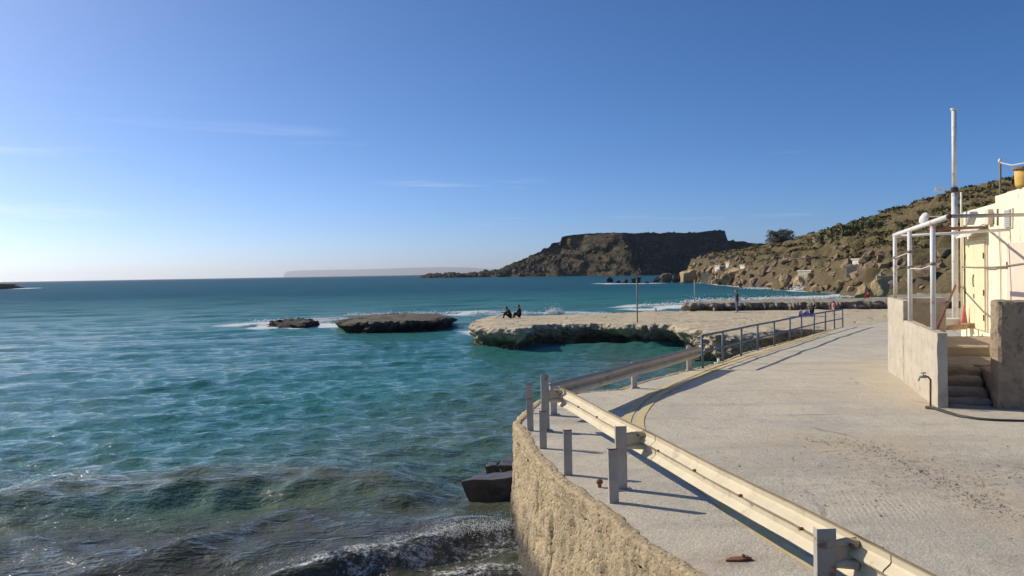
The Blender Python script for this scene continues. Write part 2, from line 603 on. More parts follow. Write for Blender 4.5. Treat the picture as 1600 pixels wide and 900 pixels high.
MAT['boulder'] = mat_rock('brown_boulder', (0.34, 0.245, 0.155), (0.24, 0.17, 0.112), (0.11, 0.085, 0.06), 0.6)
MAT['boulder_tan'] = mat_rock('tan_boulder', (0.54, 0.38, 0.205), (0.43, 0.30, 0.165), (0.22, 0.16, 0.10), 0.5)
MAT['headland_rock'] = mat_rock('headland_block', (0.17, 0.135, 0.09), (0.10, 0.085, 0.06), (0.06, 0.05, 0.038), 0.3)
MAT['boulder_yellow'] = mat_rock('yellow_boulder', (0.52, 0.39, 0.20), (0.43, 0.31, 0.16), (0.30, 0.215, 0.12), 0.8)
MAT['boulder_wet'] = mat_rock('wet_shore_boulder', (0.07, 0.058, 0.048), (0.10, 0.08, 0.062), (0.04, 0.034, 0.03), 0.5)


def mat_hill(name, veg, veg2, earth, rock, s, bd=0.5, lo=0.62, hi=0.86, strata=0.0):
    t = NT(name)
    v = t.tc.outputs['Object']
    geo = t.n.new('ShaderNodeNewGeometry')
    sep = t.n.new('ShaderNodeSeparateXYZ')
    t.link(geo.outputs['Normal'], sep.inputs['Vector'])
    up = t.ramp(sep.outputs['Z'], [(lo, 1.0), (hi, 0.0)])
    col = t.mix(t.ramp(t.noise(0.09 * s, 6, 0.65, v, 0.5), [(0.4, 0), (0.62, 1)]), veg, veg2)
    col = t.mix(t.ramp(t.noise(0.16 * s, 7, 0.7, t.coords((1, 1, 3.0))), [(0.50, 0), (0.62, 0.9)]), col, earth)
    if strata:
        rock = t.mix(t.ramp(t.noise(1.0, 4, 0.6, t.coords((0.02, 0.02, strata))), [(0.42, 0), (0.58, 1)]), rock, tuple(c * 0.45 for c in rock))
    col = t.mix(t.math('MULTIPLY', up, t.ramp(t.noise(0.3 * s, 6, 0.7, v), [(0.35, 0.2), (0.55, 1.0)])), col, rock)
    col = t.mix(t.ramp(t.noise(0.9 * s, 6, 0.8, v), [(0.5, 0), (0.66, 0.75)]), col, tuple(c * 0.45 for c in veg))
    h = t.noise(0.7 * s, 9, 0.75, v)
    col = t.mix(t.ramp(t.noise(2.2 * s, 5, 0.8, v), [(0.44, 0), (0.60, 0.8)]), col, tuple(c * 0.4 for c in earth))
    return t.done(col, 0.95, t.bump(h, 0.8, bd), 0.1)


MAT['hill'] = mat_hill('dry_scrub_hillside', (0.15, 0.127, 0.058), (0.22, 0.18, 0.085), (0.27, 0.20, 0.11), (0.15, 0.11, 0.07), 1.0)
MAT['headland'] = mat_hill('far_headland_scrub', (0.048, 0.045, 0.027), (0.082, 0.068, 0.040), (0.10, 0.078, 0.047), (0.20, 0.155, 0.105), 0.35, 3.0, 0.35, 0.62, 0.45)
MAT['island'] = mat_hill('island_rock', (0.12, 0.12, 0.09), (0.15, 0.14, 0.10), (0.2, 0.17, 0.12), (0.24, 0.2, 0.15), 0.03, 5)


def mat_leaf(name, c1, c2, s=0.6):
    t = NT(name)
    v = t.tc.outputs['Object']
    oi = t.n.new('ShaderNodeObjectInfo')
    col = t.mix(t.ramp(t.noise(s, 4, 0.7, v), [(0.35, 0), (0.65, 1)]), c1, c2)
    return t.done(col, 0.8, None, 0.2)


MAT['scrub'] = mat_leaf('scrub_leaves', (0.095, 0.084, 0.036), (0.185, 0.152, 0.072), 0.25)
MAT['pear'] = mat_leaf('prickly_pear_pads', (0.085, 0.105, 0.045), (0.16, 0.165, 0.085), 1.2)
MAT['tree_leaf'] = mat_leaf('grey_green_leaves', (0.13, 0.132, 0.088), (0.20, 0.195, 0.135), 0.8)
MAT['bark'] = worn('bark', (0.14, 0.10, 0.07), (0.09, 0.065, 0.045), 3, 0.9, 0.4, 0.02, 12)


def mat_paint_line():
    t = NT('worn_yellow_paint')
    v = t.tc.outputs['Object']
    col = t.mix(t.ramp(t.noise(3.0, 7, 0.75, v), [(0.40, 0.0), (0.62, 1.0)]), (0.66, 0.50, 0.19), (0.65, 0.56, 0.38))
    return t.done(col, 0.85, t.bump(t.noise(40, 4, 0.7, v), 0.5, 0.005), 0.2)


MAT['yellow'] = mat_paint_line()


def mat_foam():
    t = NT('white_foam')
    col = t.mix(t.noise(3, 4, 0.6), (0.80, 0.82, 0.82), (0.70, 0.74, 0.75))
    return t.done(col, 0.9, None, 0.2)


MAT['foam'] = mat_foam()


def mat_sea():
    t = NT('sea_water')
    v = t.tc.outputs['Object']
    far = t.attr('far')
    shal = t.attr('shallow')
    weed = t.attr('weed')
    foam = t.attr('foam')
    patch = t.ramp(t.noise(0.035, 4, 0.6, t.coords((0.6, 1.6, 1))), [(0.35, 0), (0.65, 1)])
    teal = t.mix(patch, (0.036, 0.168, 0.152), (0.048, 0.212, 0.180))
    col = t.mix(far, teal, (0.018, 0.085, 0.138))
    col = t.mix(shal, col, (0.115, 0.130, 0.074))
    wn_ = t.ramp(t.noise(0.9, 6, 0.65, v, 0.6), [(0.30, 0.0), (0.60, 1.0)])
    wm = t.math('MULTIPLY', weed, t.math('ADD', t.math('MULTIPLY', wn_, 0.6), 0.4))
    col = t.mix(wm, col, (0.065, 0.050, 0.038))
    # broken lace of foam
    lace = t.noise(2.6, 9, 0.80, v, 1.2)
    fine = t.noise(16.0, 6, 0.85, v)
    lf = t.math('ADD', t.math('MULTIPLY', lace, 0.5), t.math('MULTIPLY', fine, 0.5))
    thr = t.math('SUBTRACT', 0.87, t.math('MULTIPLY', foam, 0.60))
    fm = t.math('MULTIPLY', t.math('SUBTRACT', lf, thr), 9.0)
    fm = t.math('MINIMUM', t.math('MAXIMUM', fm, 0.0), 1.0)
    fm = t.math('MULTIPLY', fm, t.ramp(foam, [(0.02, 0.0), (0.15, 1.0)]))
    col = t.mix(fm, col, (0.76, 0.78, 0.78))
    rough = t.math('ADD', 0.05, t.math('MULTIPLY', fm, 0.7))
    rough = t.math('ADD', rough, t.math('MULTIPLY', far, 0.3))
    r1 = t.noise(1.5, 5, 0.65, t.coords((0.6, 1.4, 1), 'Object', (0, 0, -0.2)))
    r2 = t.noise(6.5, 4, 0.6, t.coords((0.7, 1.3, 1), 'Object', (0, 0, 0.3)))
    r3 = t.noise(0.30, 4, 0.6, t.coords((0.5, 1.7, 1), 'Object', (0, 0, -0.15)))
    h = t.math('ADD', t.math('MULTIPLY', r1, 0.24), t.math('MULTIPLY', r2, 0.075))
    h = t.math('ADD', h, t.math('MULTIPLY', r3, 0.35))
    t.b.inputs['IOR'].default_value = 1.333
    m = t.done(col, rough, t.bump(h, 1.0, 0.75), 0.5)
    # seen from far off the wave faces hide the mirror-like backs, so the sheet as a whole reflects less
    t.link(t.math('SUBTRACT', 0.33, t.math('MULTIPLY', t.attr('dist'), 0.29)), t.b.inputs['Specular IOR Level'])
    df = t.n.new('ShaderNodeBsdfDiffuse')
    t.link(col, df.inputs['Color'])
    ms = t.n.new('ShaderNodeMixShader')
    t.link(t.math('MULTIPLY', t.attr('dist'), 0.55), ms.inputs['Fac'])
    t.link(t.b.outputs['BSDF'], ms.inputs[1])
    t.link(df.outputs['BSDF'], ms.inputs[2])
    t.link(ms.outputs['Shader'], t.n['Material Output'].inputs['Surface'])
    return m


MAT['sea'] = mat_sea()

# ------------------------------------------------------------------ outlines in plan (metres)
QUAY_PX = [(1317, 511), (1270, 524), (1211, 540), (1161, 553), (1119, 570), (1060, 583), (1010, 596), (967, 610), (904, 615), (842, 627),
           (822, 643), (803, 663), (836, 717), (873, 755), (900, 772), (945, 807), (978, 838), (1040, 881), (1074, 900)]
QUAY = [ground(*p).xy for p in QUAY_PX]
_d = (QUAY[-1] - QUAY[-3]).normalized()
QUAY += [QUAY[-1] + _d * 2.0 + Vector((0.25, 0)), QUAY[-1] + _d * 5.0 + Vector((1.0, 0)), QUAY[-1] + _d * 9.0 + Vector((2.5, 0))]


def resample(pts, step, closed=False):
    pts = [Vector((p[0], p[1])) for p in pts]
    if closed:
        pts = pts + [pts[0]]
    out = []
    for a, b in zip(pts[:-1], pts[1:]):
        n = max(1, int(round((b - a).length / step)))
        for k in range(n):
            out.append(a.lerp(b, k / n))
    if not closed:
        out.append(pts[-1])
    return out


def smooth_line(pts, it=2, closed=False):
    pts = [Vector((p[0], p[1])) for p in pts]
    for _ in range(it):
        q = []
        n = len(pts)
        rng = range(n) if closed else range(n - 1)
        if not closed:
            q.append(pts[0])
        for i in rng:
            a, b = pts[i], pts[(i + 1) % n]
            q += [a.lerp(b, 0.25), a.lerp(b, 0.75)]
        if not closed:
            q.append(pts[-1])
        pts = q
    return pts


def poly_dist(px, py, poly, closed=True):
    """distance of many points to a polyline, and inside test"""
    px, py = np.asarray(px, float), np.asarray(py, float)
    best = np.full(px.shape, 1e9)
    inside = np.zeros(px.shape, bool)
    n = len(poly)
    for i in range(n if closed else n - 1):
        ax, ay = poly[i][0], poly[i][1]
        bx, by = poly[(i + 1) % n][0], poly[(i + 1) % n][1]
        dx, dy = bx - ax, by - ay
        L = dx * dx + dy * dy + 1e-12
        t = np.clip(((px - ax) * dx + (py - ay) * dy) / L, 0, 1)
        best = np.minimum(best, np.hypot(px - ax - t * dx, py - ay - t * dy))
        if closed:
            c = ((ay > py) != (by > py)) & (px < (bx - ax) * (py - ay) / (by - ay + 1e-12) + ax)
            inside ^= c
    return best, inside


def fill_poly(outline, step, jitter=0.35):
    """triangulated fill of an outline with interior points: returns xy array, tris, count of rim points"""
    xs = [p[0] for p in outline]
    ys = [p[1] for p in outline]
    gx, gy = np.meshgrid(np.arange(min(xs), max(xs), step), np.arange(min(ys), max(ys), step))
    gx = gx.ravel() + RNG.uniform(-jitter, jitter, gx.size) * step
    gy = gy.ravel() + RNG.uniform(-jitter, jitter, gy.size) * step
    d, ins = poly_dist(gx, gy, outline)
    k = ins & (d > step * 0.45)
    n = len(outline)
    co = [Vector((p[0], p[1])) for p in outline] + [Vector((a, b)) for a, b in zip(gx[k], gy[k])]
    ed = [(i, (i + 1) % n) for i in range(n)]
    res = delaunay_2d_cdt(co, ed, [], 1, 1e-5)
    v = np.array([(p.x, p.y) for p in res[0]])
    return v, np.array([f for f in res[2] if len(f) == 3])


# ------------------------------------------------------------------ promenade (structure)
PROM_FAR = [Vector((22.5, 46.3)), Vector((34, 45.0)), Vector((46, 43.0))]
prom_outline = [Vector(p) for p in resample(QUAY, 0.25)] + resample([QUAY[-1], Vector((26, -4.0)), Vector((46, 2.0)), PROM_FAR[2], PROM_FAR[1], PROM_FAR[0], QUAY[0]], 0.8)[1:-1]
pv, pt = fill_poly(prom_outline, 0.45)
edge_d, _ = poly_dist(pv[:, 0], pv[:, 1], QUAY, False)
pz = gz(pv[:, 0], pv[:, 1]) + 0.03 + 0.018 * fbm(pv[:, 0] * 0.5, pv[:, 1] * 0.5, oct=3) * sstep(0, 1.0, edge_d)
pz -= 0.012 * (edge_d < 0.05)
prom_me = mesh_np('promenade', np.column_stack([pv, pz]), tris=pt)
_bm = bmesh.new()
_bm.from_mesh(prom_me)
bmesh.ops.recalc_face_normals(_bm, faces=_bm.faces)
if sum(f.normal.z for f in _bm.faces) < 0:
    bmesh.ops.reverse_faces(_bm, faces=_bm.faces)
_bm.to_mesh(prom_me)
_bm.free()


def blob(c, rx, ry, ang=0.0):
    dx, dy = pv[:, 0] - c[0], pv[:, 1] - c[1]
    a = dx * math.cos(ang) + dy * math.sin(ang)
    b = -dx * math.sin(ang) + dy * math.cos(ang)
    return np.exp(-((a / rx) ** 2 + (b / ry) ** 2))


def set_attr(me, name, arr):
    a = me.attributes.new(name, 'FLOAT', 'POINT')
    a.data.foreach_set('value', np.asarray(arr, np.float32))


dirt_line = [ground(*p).xy for p in ((1265, 688), (1340, 700), (1410, 722), (1470, 755), (1530, 790), (1600, 818))]
dd, _ = poly_dist(pv[:, 0], pv[:, 1], dirt_line, False)
gA = ground(1510, 745)
set_attr(prom_me, 'dirt', np.clip(np.exp(-(dd / 0.30) ** 2) + 0.8 * blob(gA, 2.4, 1.3), 0, 1))
sA, sB = ground(1400, 610), ground(1330, 700)
w_foot, _ = poly_dist(pv[:, 0], pv[:, 1], [Vector((7.4, 14.2)), Vector((9.6, 21.5))], False)
set_attr(prom_me, 'sand', np.clip(np.exp(-(w_foot / 0.9) ** 2) + 0.6 * blob(sB, 2.0, 0.5) + 0.8 * np.exp(-((dd - 0.35) / 0.5) ** 2) + 0.35 * sstep(26, 44, pv[:, 1]), 0, 1))
rA = ground(1140, 879)
set_attr(prom_me, 'rust', np.clip(1.2 * blob((rA.x - 0.08, rA.y), 0.30, 0.13, 0.1), 0, 1))
cA = ground(1370, 800)
set_attr(prom_me, 'ridge', np.clip(0.12 * blob(cA, 0.7, 0.6), 0, 1))
tag(obj('promenade', prom_me, MAT['concrete']), 'broad pale concrete promenade beside the sea', kind='structure')

# ------------------------------------------------------------------ sea wall (thing)
wl_pts = resample(QUAY, 0.055)
nW = len(wl_pts)
W = np.array([(p.x, p.y) for p in wl_pts])
tg = np.gradient(W, axis=0)
tg /= np.linalg.norm(tg, axis=1)[:, None]
# smooth the normals round the corners
nrm = np.column_stack([tg[:, 1], -tg[:, 0]])
if np.dot(nrm[np.argmin(np.hypot(W[:, 0] - QUAY[12].x, W[:, 1] - QUAY[12].y))], np.array([-1, 0])) < 0:
    nrm = -nrm
for _ in range(16):
    nrm[1:-1] = (nrm[:-2] + nrm[1:-1] * 2 + nrm[2:]) / 4
nrm /= np.linalg.norm(nrm, axis=1)[:, None]
arc = np.concatenate([[0], np.cumsum(np.linalg.norm(np.diff(W, axis=0), axis=1))])


def wall_strip(z_fn, out_fn, rows, name, mat, parent):
    tt = np.linspace(0, 1, rows)
    V = np.zeros((rows, nW, 3))
    zt = gz(W[:, 0], W[:, 1])
    for r, q in enumerate(tt):
        z = z_fn(q, zt)
        o = out_fn(q, arc, z)
        V[r, :, 0] = W[:, 0] + nrm[:, 0] * o
        V[r, :, 1] = W[:, 1] + nrm[:, 1] * o
        V[r, :, 2] = z
    me = mesh_np(name, V.reshape(-1, 3), grid_faces(rows, nW))
    set_attr(me, 'wet', sstep(-1.15, -1.75, V[..., 2].ravel() + 0.22 * fbm(V[..., 0].ravel() * 1.3, V[..., 1].ravel() * 1.3, V[..., 2].ravel(), 3)))
    return obj(name, me, mat, parent)


# arc positions of the cracks and slots on the near face
def arc_of(px, py):
    p = ground(px, py)
    return arc[np.argmin(np.hypot(W[:, 0] - p.x, W[:, 1] - p.y))]


cr1, sl1, sl2, cr2 = arc_of(862, 745), arc_of(840, 722), arc_of(850, 732), arc_of(806, 668)


def face_out(q, s, z):
    o = 0.02 + 0.16 * (q ** 1.4) + 0.022 * fbm(s * 1.4, z * 1.4, 0.5, 3, 0.6) + 0.022 * fbm(s * 8, z * 5, 2.5, 4, 0.75) - 0.05 * sstep(0.25, 0.6, fbm(s * 7.0, z * 3.6, 6.5, 3, 0.65))
    o = o - 0.16 * np.exp(-((s - cr1 - 0.04 * np.sin(z * 5)) / 0.055) ** 2) * (q > 0.10)
    for c_ in (sl1, sl2):
        o = o - 0.14 * np.exp(-((s - c_) / 0.05) ** 2) * (0.06 < q < 0.22)
    o = o - 0.10 * np.exp(-((s - cr2 - 0.03 * np.sin(z * 7)) / 0.06) ** 2) * (0.12 < q < 0.6)
    return o


sw = empty('sea_wall', (QUAY[11].x, QUAY[11].y, SEA_Z))
tag(sw, 'sunlit pitted tan sea wall dropping from the promenade edge into the water', 'wall')


def unloc(o):
    o.matrix_parent_inverse = Matrix.Translation(-o.parent.location) if o.parent.rotation_euler.z == 0 else o.parent.matrix_basis.inverted()
    return o


unloc(wall_strip(lambda q, zt: zt - 0.16 - q * (zt - 0.16 - (SEA_Z - 0.9)), face_out, 56, 'facing', MAT['seawall'], sw))


def cop_z(q, zt):
    return zt + (0.036 if q < 0.35 else 0.036 - 0.21 * (q - 0.35) / 0.65) + 0.012 * fbm(arc * 3.0, q * 3, 2.2, 4, 0.6) * (q > 0.05) - 0.03 * (q < 0.02)


def cop_out(q, s, z):
    w = 0.14 + 0.07 * fbm(s * 1.5, 0.5, 9.5, 4, 0.65)
    base = -w * (1 - q / 0.35) if q < 0.35 else 0.02
    return base + (0.03 * fbm(s * 3.0, z * 2, 8.5, 4, 0.65) + 0.015 * fbm(s * 12.0, z * 9, 3.5, 3, 0.65)) * (q > 0.3)


unloc(wall_strip(cop_z, cop_out, 14, 'coping', MAT['seawall'], sw))

# ------------------------------------------------------------------ rock shelves (structure) with eroded, undercut edges


def eroded_shelf(name, outline, ztop, under, mat, label, step_rim=0.14, step_in=0.6, zbot=SEA_Z - 0.8, rough=0.25, wet_z=-1.65, top_amp=0.05, lip=0.06, kind='structure', cat=None):
    rim = resample(outline, step_rim, True)
    R = np.array([(p.x, p.y) for p in rim])
    n = len(R)
    R0 = R.copy()
    t_ = np.roll(R, -1, 0) - np.roll(R, 1, 0)
    t_ /= np.linalg.norm(t_, axis=1)[:, None]
    area = 0.5 * np.sum(R[:, 0] * np.roll(R[:, 1], -1) - np.roll(R[:, 0], -1) * R[:, 1])
    nn = np.column_stack([t_[:, 1], -t_[:, 0]]) * (1 if area > 0 else -1)
    for _ in range(14):
        nn = (np.roll(nn, 1, 0) + 2 * nn + np.roll(nn, -1, 0)) / 4
    nn /= np.linalg.norm(nn, axis=1)[:, None]
    s = np.concatenate([[0], np.cumsum(np.linalg.norm(np.diff(R, axis=0), axis=1))])

    def notch(k, z):
        """bays and buttresses worn into the edge"""
        a = fbm(R0[:, 0] * 0.45, R0[:, 1] * 0.45, 4.2 + k, 4, 0.6)
        b = fbm(R0[:, 0] * 1.5, R0[:, 1] * 1.5, z * 1.3 + k, 4, 0.62, True)
        return rough * (1.0 * a + 0.38 * b - 0.2)
    R = R + nn * np.clip(notch(0, 0.0), -2.2 * rough, 0.45 * rough)[:, None]
    v2, tri = fill_poly([Vector(p) for p in R], step_in)
    dE, _ = poly_dist(v2[:, 0], v2[:, 1], R)

    def top_z(x, y, d):
        return np.array(ztop(x, y)) + top_amp * fbm(x * 0.4, y * 0.4, 1.5, 5, 0.55) + 1.2 * top_amp * sstep(0.1, 0.22, fbm(x * 0.25, y * 0.45, 6.5, 4, 0.55)) + 1.6 * top_amp * fbm(x * 1.6, y * 1.6, 2.5, 3, 0.6) * np.exp(-(d / 0.8) ** 2) - lip * np.exp(-(d / 0.35) ** 2)
    zt = top_z(v2[:, 0], v2[:, 1], dE)
    rows = 26
    qs = np.linspace(0.02, 1, rows)
    zrim = top_z(R[:, 0], R[:, 1], np.zeros(n))
    V = np.zeros((rows + 1, n, 3))
    V[0, :, :2] = R
    V[0, :, 2] = zrim
    um = under * np.clip(0.75 + 1.5 * fbm(R0[:, 0] * 0.22, R0[:, 1] * 0.22, 0.7, 3), -0.15, 1.7)
    for k, q in enumerate(qs):
        z = zrim + (zbot - zrim) * q
        prof = 0.10 * math.sin(min(1, q * 5) * math.pi) - um * sstep(0.14, 0.5, q)
        nz = rough * (0.75 * fbm(R0[:, 0] * 1.1, R0[:, 1] * 1.1, z * 1.4, 5, 0.65) + 0.35 * fbm(R0[:, 0] * 2.6, R0[:, 1] * 2.6, z * 1.2, 4, 0.65, True) - 0.25)
        o = prof + nz * min(1, q * 10)
        V[k + 1, :, 0] = R[:, 0] + nn[:, 0] * o
        V[k + 1, :, 1] = R[:, 1] + nn[:, 1] * o
        V[k + 1, :, 2] = z
    vs = np.vstack([np.column_stack([v2, zt]), V.reshape(-1, 3)])
    q4 = grid_faces(rows + 1, n, True) + len(v2)
    for i in np.nonzero(dE < 1e-4)[0]:
        j = np.argmin((R[:, 0] - v2[i, 0]) ** 2 + (R[:, 1] - v2[i, 1]) ** 2)
        vs[i, 2] = zrim[j]
    me = mesh_np(name, vs, q4, tri)
    bm = bmesh.new()
    bm.from_mesh(me)
    bmesh.ops.remove_doubles(bm, verts=bm.verts, dist=0.002)
    bmesh.ops.recalc_face_normals(bm, faces=bm.faces)
    bm.to_mesh(me)
    bm.free()
    for p in me.polygons:
        p.use_smooth = False
    co = np.zeros(len(me.vertices) * 3, np.float32)
    me.vertices.foreach_get('co', co)
    co = co.reshape(-1, 3)
    set_attr(me, 'wet', sstep(wet_z + 0.25, wet_z - 0.25, co[:, 2] + 0.3 * fbm(co[:, 0] * 0.5, co[:, 1] * 0.5, co[:, 2] * 0.5, 3)))
    o = obj(name, me, mat)
    return tag(o, label, cat, kind=kind)


SHELF_FRONT = [(741, 504), (745, 508.5), (765, 511), (800, 512.5), (820, 512), (830, 508), (860, 506), (920, 505), (995, 506), (1045, 506), (1075, 510),
               (1087, 515), (1110, 519), (1150, 519), (1200, 517), (1245, 514), (1290, 513)]
SHELF_BACK = [(1075, 486), (1045, 486), (970, 488), (945, 491), (860, 492), (820, 493), (775, 492.5), (745, 499)]
sh1 = [ground(*p).xy for p in SHELF_FRONT] + [Vector((21, 42.0)), Vector((33, 40.5)), Vector((45, 40)), Vector((47, 66)), Vector((30, 69)), Vector((21, 69.5))] + [ground(*p).xy for p in SHELF_BACK]
SH1 = smooth_line(sh1, 1, True)
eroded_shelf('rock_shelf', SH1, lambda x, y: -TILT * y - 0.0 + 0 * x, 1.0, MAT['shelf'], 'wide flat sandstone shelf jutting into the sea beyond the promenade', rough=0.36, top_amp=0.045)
S2Z = -0.41
sh2 = [on_z(*p, S2Z).xy for p in ((1073, 473.5), (1100, 473.2), (1134, 472.6), (1170, 472), (1202, 471.5), (1260, 471.2), (1320, 471), (1386, 470.6))] + \
      [Vector((40, 64)), Vector((52, 66)), Vector((52, 82)), Vector((38, 79))] + [on_z(*p, S2Z).xy for p in ((1386, 464.6), (1300, 466.0), (1197, 467.8), (1120, 469.5), (1085, 470.6), (1074, 471.5))]
SH2 = smooth_line(sh2, 1, True)
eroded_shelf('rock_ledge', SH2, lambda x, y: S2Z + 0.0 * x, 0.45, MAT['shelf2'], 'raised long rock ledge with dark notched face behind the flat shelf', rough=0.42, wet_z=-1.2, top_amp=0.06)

# ------------------------------------------------------------------ hillside on the right
XS_Y = [50, 60, 75, 90, 110, 125, 139, 169, 196, 220, 260, 294, 310, 325, 345]
XS_X = [52, 48, 45, 41, 45, 52, 57, 57, 59, 60, 64, 67, 66, 78, 110]
ZR_Y = [50, 100, 150, 166, 182, 207, 250, 282, 319, 345]
ZR_Z = [14, 17.5, 19, 19.3, 18.8, 17, 14, 11.7, 11, 6]
HC_Y = [50, 120, 170, 230, 270, 300, 330]
HC_Z = [1.2, 2.0, 3.0, 4.0, 6.0, 7.0, 5.0]


def hill_z(x, y, detail=True):
    x, y = np.asarray(x, float), np.asarray(y, float)
    xs = np.interp(y, XS_Y, XS_X) + 2.2 * perlin(y * 0.06, 2.2) + 1.2 * perlin(y * 0.17, 6.2)
    zr = np.interp(y, ZR_Y, ZR_Z)
    hc = np.interp(y, HC_Y, HC_Z)
    t = x - xs
    cw = 4.5 + 1.5 * perlin(y * 0.08, 9.1)
    z = SEA_Z - 1.5 + (hc + 1.5 - SEA_Z) * sstep(-2.0, cw, t) - 0
    w = np.clip((x - xs - cw) / np.maximum(100 - xs - cw, 5), 0, None)
    z = z + (zr - hc) * (np.clip(w, 0, 1) ** 0.92) - 0.06 * np.clip(x - 100, 0, None)
    if detail:
        land = sstep(0, 5, t)
        z = z + land * (1.1 * fbm(x * 0.05, y * 0.05, 0.3, 3) + 0.95 * fbm(x * 0.2, y * 0.2, 1.3, 4, 0.58)) * sstep(1.02, 0.75, w) + land * 0.35 * fbm(x * 0.2, y * 0.2, 4.3, 3)
        st = 2.2
        zz = z + 0.6 * perlin(x * 0.07, y * 0.07, 5.5)
        fr = zz / st - np.floor(zz / st)
        z = z + 0.6 * land * st * (sstep(0.35, 0.65, fr) - fr) * 1.0
    return z


hx, hy = np.arange(34, 150, 0.55), np.arange(52, 345, 0.75)
HX, HY = np.meshgrid(hx, hy)
HZ = hill_z(HX, HY)
tag(obj('hillside', mesh_np('hillside', np.column_stack([HX.ravel(), HY.ravel(), HZ.ravel()]), grid_faces(len(hy), len(hx))), MAT['hill']),
    'dry scrubby hillside rising behind the shore on the right', kind='structure')


def hit_hill(px, py):
    d = ray(px, py)
    ys = np.arange(58, 344, 0.25)
    P = CAM.z + d.z / d.y * ys
    X = d.x / d.y * ys
    h = hill_z(X, ys)
    k = np.nonzero(h > P)[0]
    k = k[k > 0]
    i = k[0] if len(k) else len(ys) - 1
    return Vector((X[i], ys[i], h[i]))


# ------------------------------------------------------------------ far headland and the island on the horizon
HU = np.array([-0.115, -0.103, -0.09, -0.075, -0.06, -0.045, -0.03, -0.015, 0.0, 0.022, 0.049, 0.0505, 0.0615, 0.0635, 0.10, 0.16, 0.20, 0.268, 0.272, 0.30, 0.34, 0.40])
HSK = np.array([-2, 1.8, 1.0, 2.2, 0.8, 2.5, 3.2, 6.0, 13.5, 25, 38, 42, 45, 51.5, 56, 59, 61, 61.5, 46, 43, 36, 30])     # px above the horizon
HYF = np.interp(HU, [-0.12, -0.05, 0.07, 0.155, 0.185, 0.25, 0.40], [1040, 1010, 930, 760, 830, 960, 1060])
nu, nt = 620, 90
U = np.linspace(-0.115, 0.40, nu)
SK = np.interp(U, HU, HSK)
SK = SK + (1 - sstep(0.05, 0.062, U)) * sstep(-0.112, -0.09, U) * (2.2 * np.abs(perlin(U * 130, 4.4)) + 1.4 * perlin(U * 300, 8.4)) + 0.5 * perlin(U * 90, 2.4)
YF = np.interp(U, [-0.12, -0.05, 0.07, 0.15, 0.19, 0.25, 0.40], [1040, 1010, 930, 790, 800, 930, 1060])
_k = np.ones(41) / 41
YF = np.convolve(np.pad(YF, 20, mode='edge'), _k, 'valid') + 9 * perlin(U * 45, 0.5) + 5 * perlin(U * 110, 7.5)
T = np.concatenate([np.linspace(-6, 20, 26), np.linspace(20.9, 70, 64), np.linspace(72, 220, 12)])
UU, TT = np.meshgrid(U, T)
UW = UU + 0.0006 * TT + 0.010 * fbm(UU * 26, TT * 0.045, 3.1, 3)
YY = np.interp(UW, U, YF) + TT
XX = UU * YY
run = np.interp(U, [-0.12, 0.08, 0.16, 0.4], [66, 62, 42, 40])
ytop = YF + run
ztop = CAM.z + (SK / FPX) * ytop
mesa = sstep(0.0605, 0.0640, U) * (1 - sstep(0.268, 0.274, U))
toe = np.clip(ztop * 0.3, 1.0, 6.0)[None, :]
q = np.clip((TT - 4) / (run[None, :] - 4), 0, 1)
slope = toe * sstep(-3, 6, TT) + (ztop[None, :] - toe) * q ** 0.85
# mesa: slope climbs to two thirds, then a sheer cliff band to the flat top
cl0 = (run * 0.72 + 2.5 * perlin(U * 50, 3.3) + 1.5 * perlin(U * 160, 1.3))[None, :]
cliff = toe * sstep(-3, 6, TT) + (ztop[None, :] * 0.79 - toe) * np.clip((TT - 4) / (cl0 - 4), 0, 1) ** 0.9 + ztop[None, :] * 0.21 * sstep(cl0, cl0 + 2.5, TT)
zz = np.where(mesa[None, :] > 0, slope * (1 - mesa[None, :]) + cliff * mesa[None, :], slope)
amp = np.clip(ztop / 12, 0.25, 1.0)[None, :]
fade = np.where(mesa[None, :] > 0.5, sstep(cl0 + 0.5, cl0 - 4, TT), sstep(run[None, :] + 15, run[None, :] - 10, TT))
zz = zz + amp * np.where(U[None, :] < 0.06, 1.7, 1.0) * fade * sstep(-2, 6, TT) * (2.2 * fbm(XX * 0.025, YY * 0.025, 0.5, 3, 0.5, True) - 1.8 + 2.1 * fbm(XX * 0.09, YY * 0.09, 2.5, 4, 0.62))
zz = zz - amp * fade * sstep(2, 12, TT) * 2.6 * np.clip(fbm(UU * 32 + 0.02 * TT, 0.4, TT * 0.01, 3, 0.5, True) - 0.55, 0, 1)
zz = zz + amp * 0.22 * fbm(XX * 0.06, YY * 0.03, 7.5, 3)
zz = np.where(TT < 0, SEA_Z - 2 + (zz - SEA_Z + 2) * sstep(-6, 0, TT), zz)
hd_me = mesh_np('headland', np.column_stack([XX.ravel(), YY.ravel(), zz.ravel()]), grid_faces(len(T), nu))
tag(obj('headland', hd_me, MAT['headland']), 'dark flat-topped headland across the bay', kind='structure')

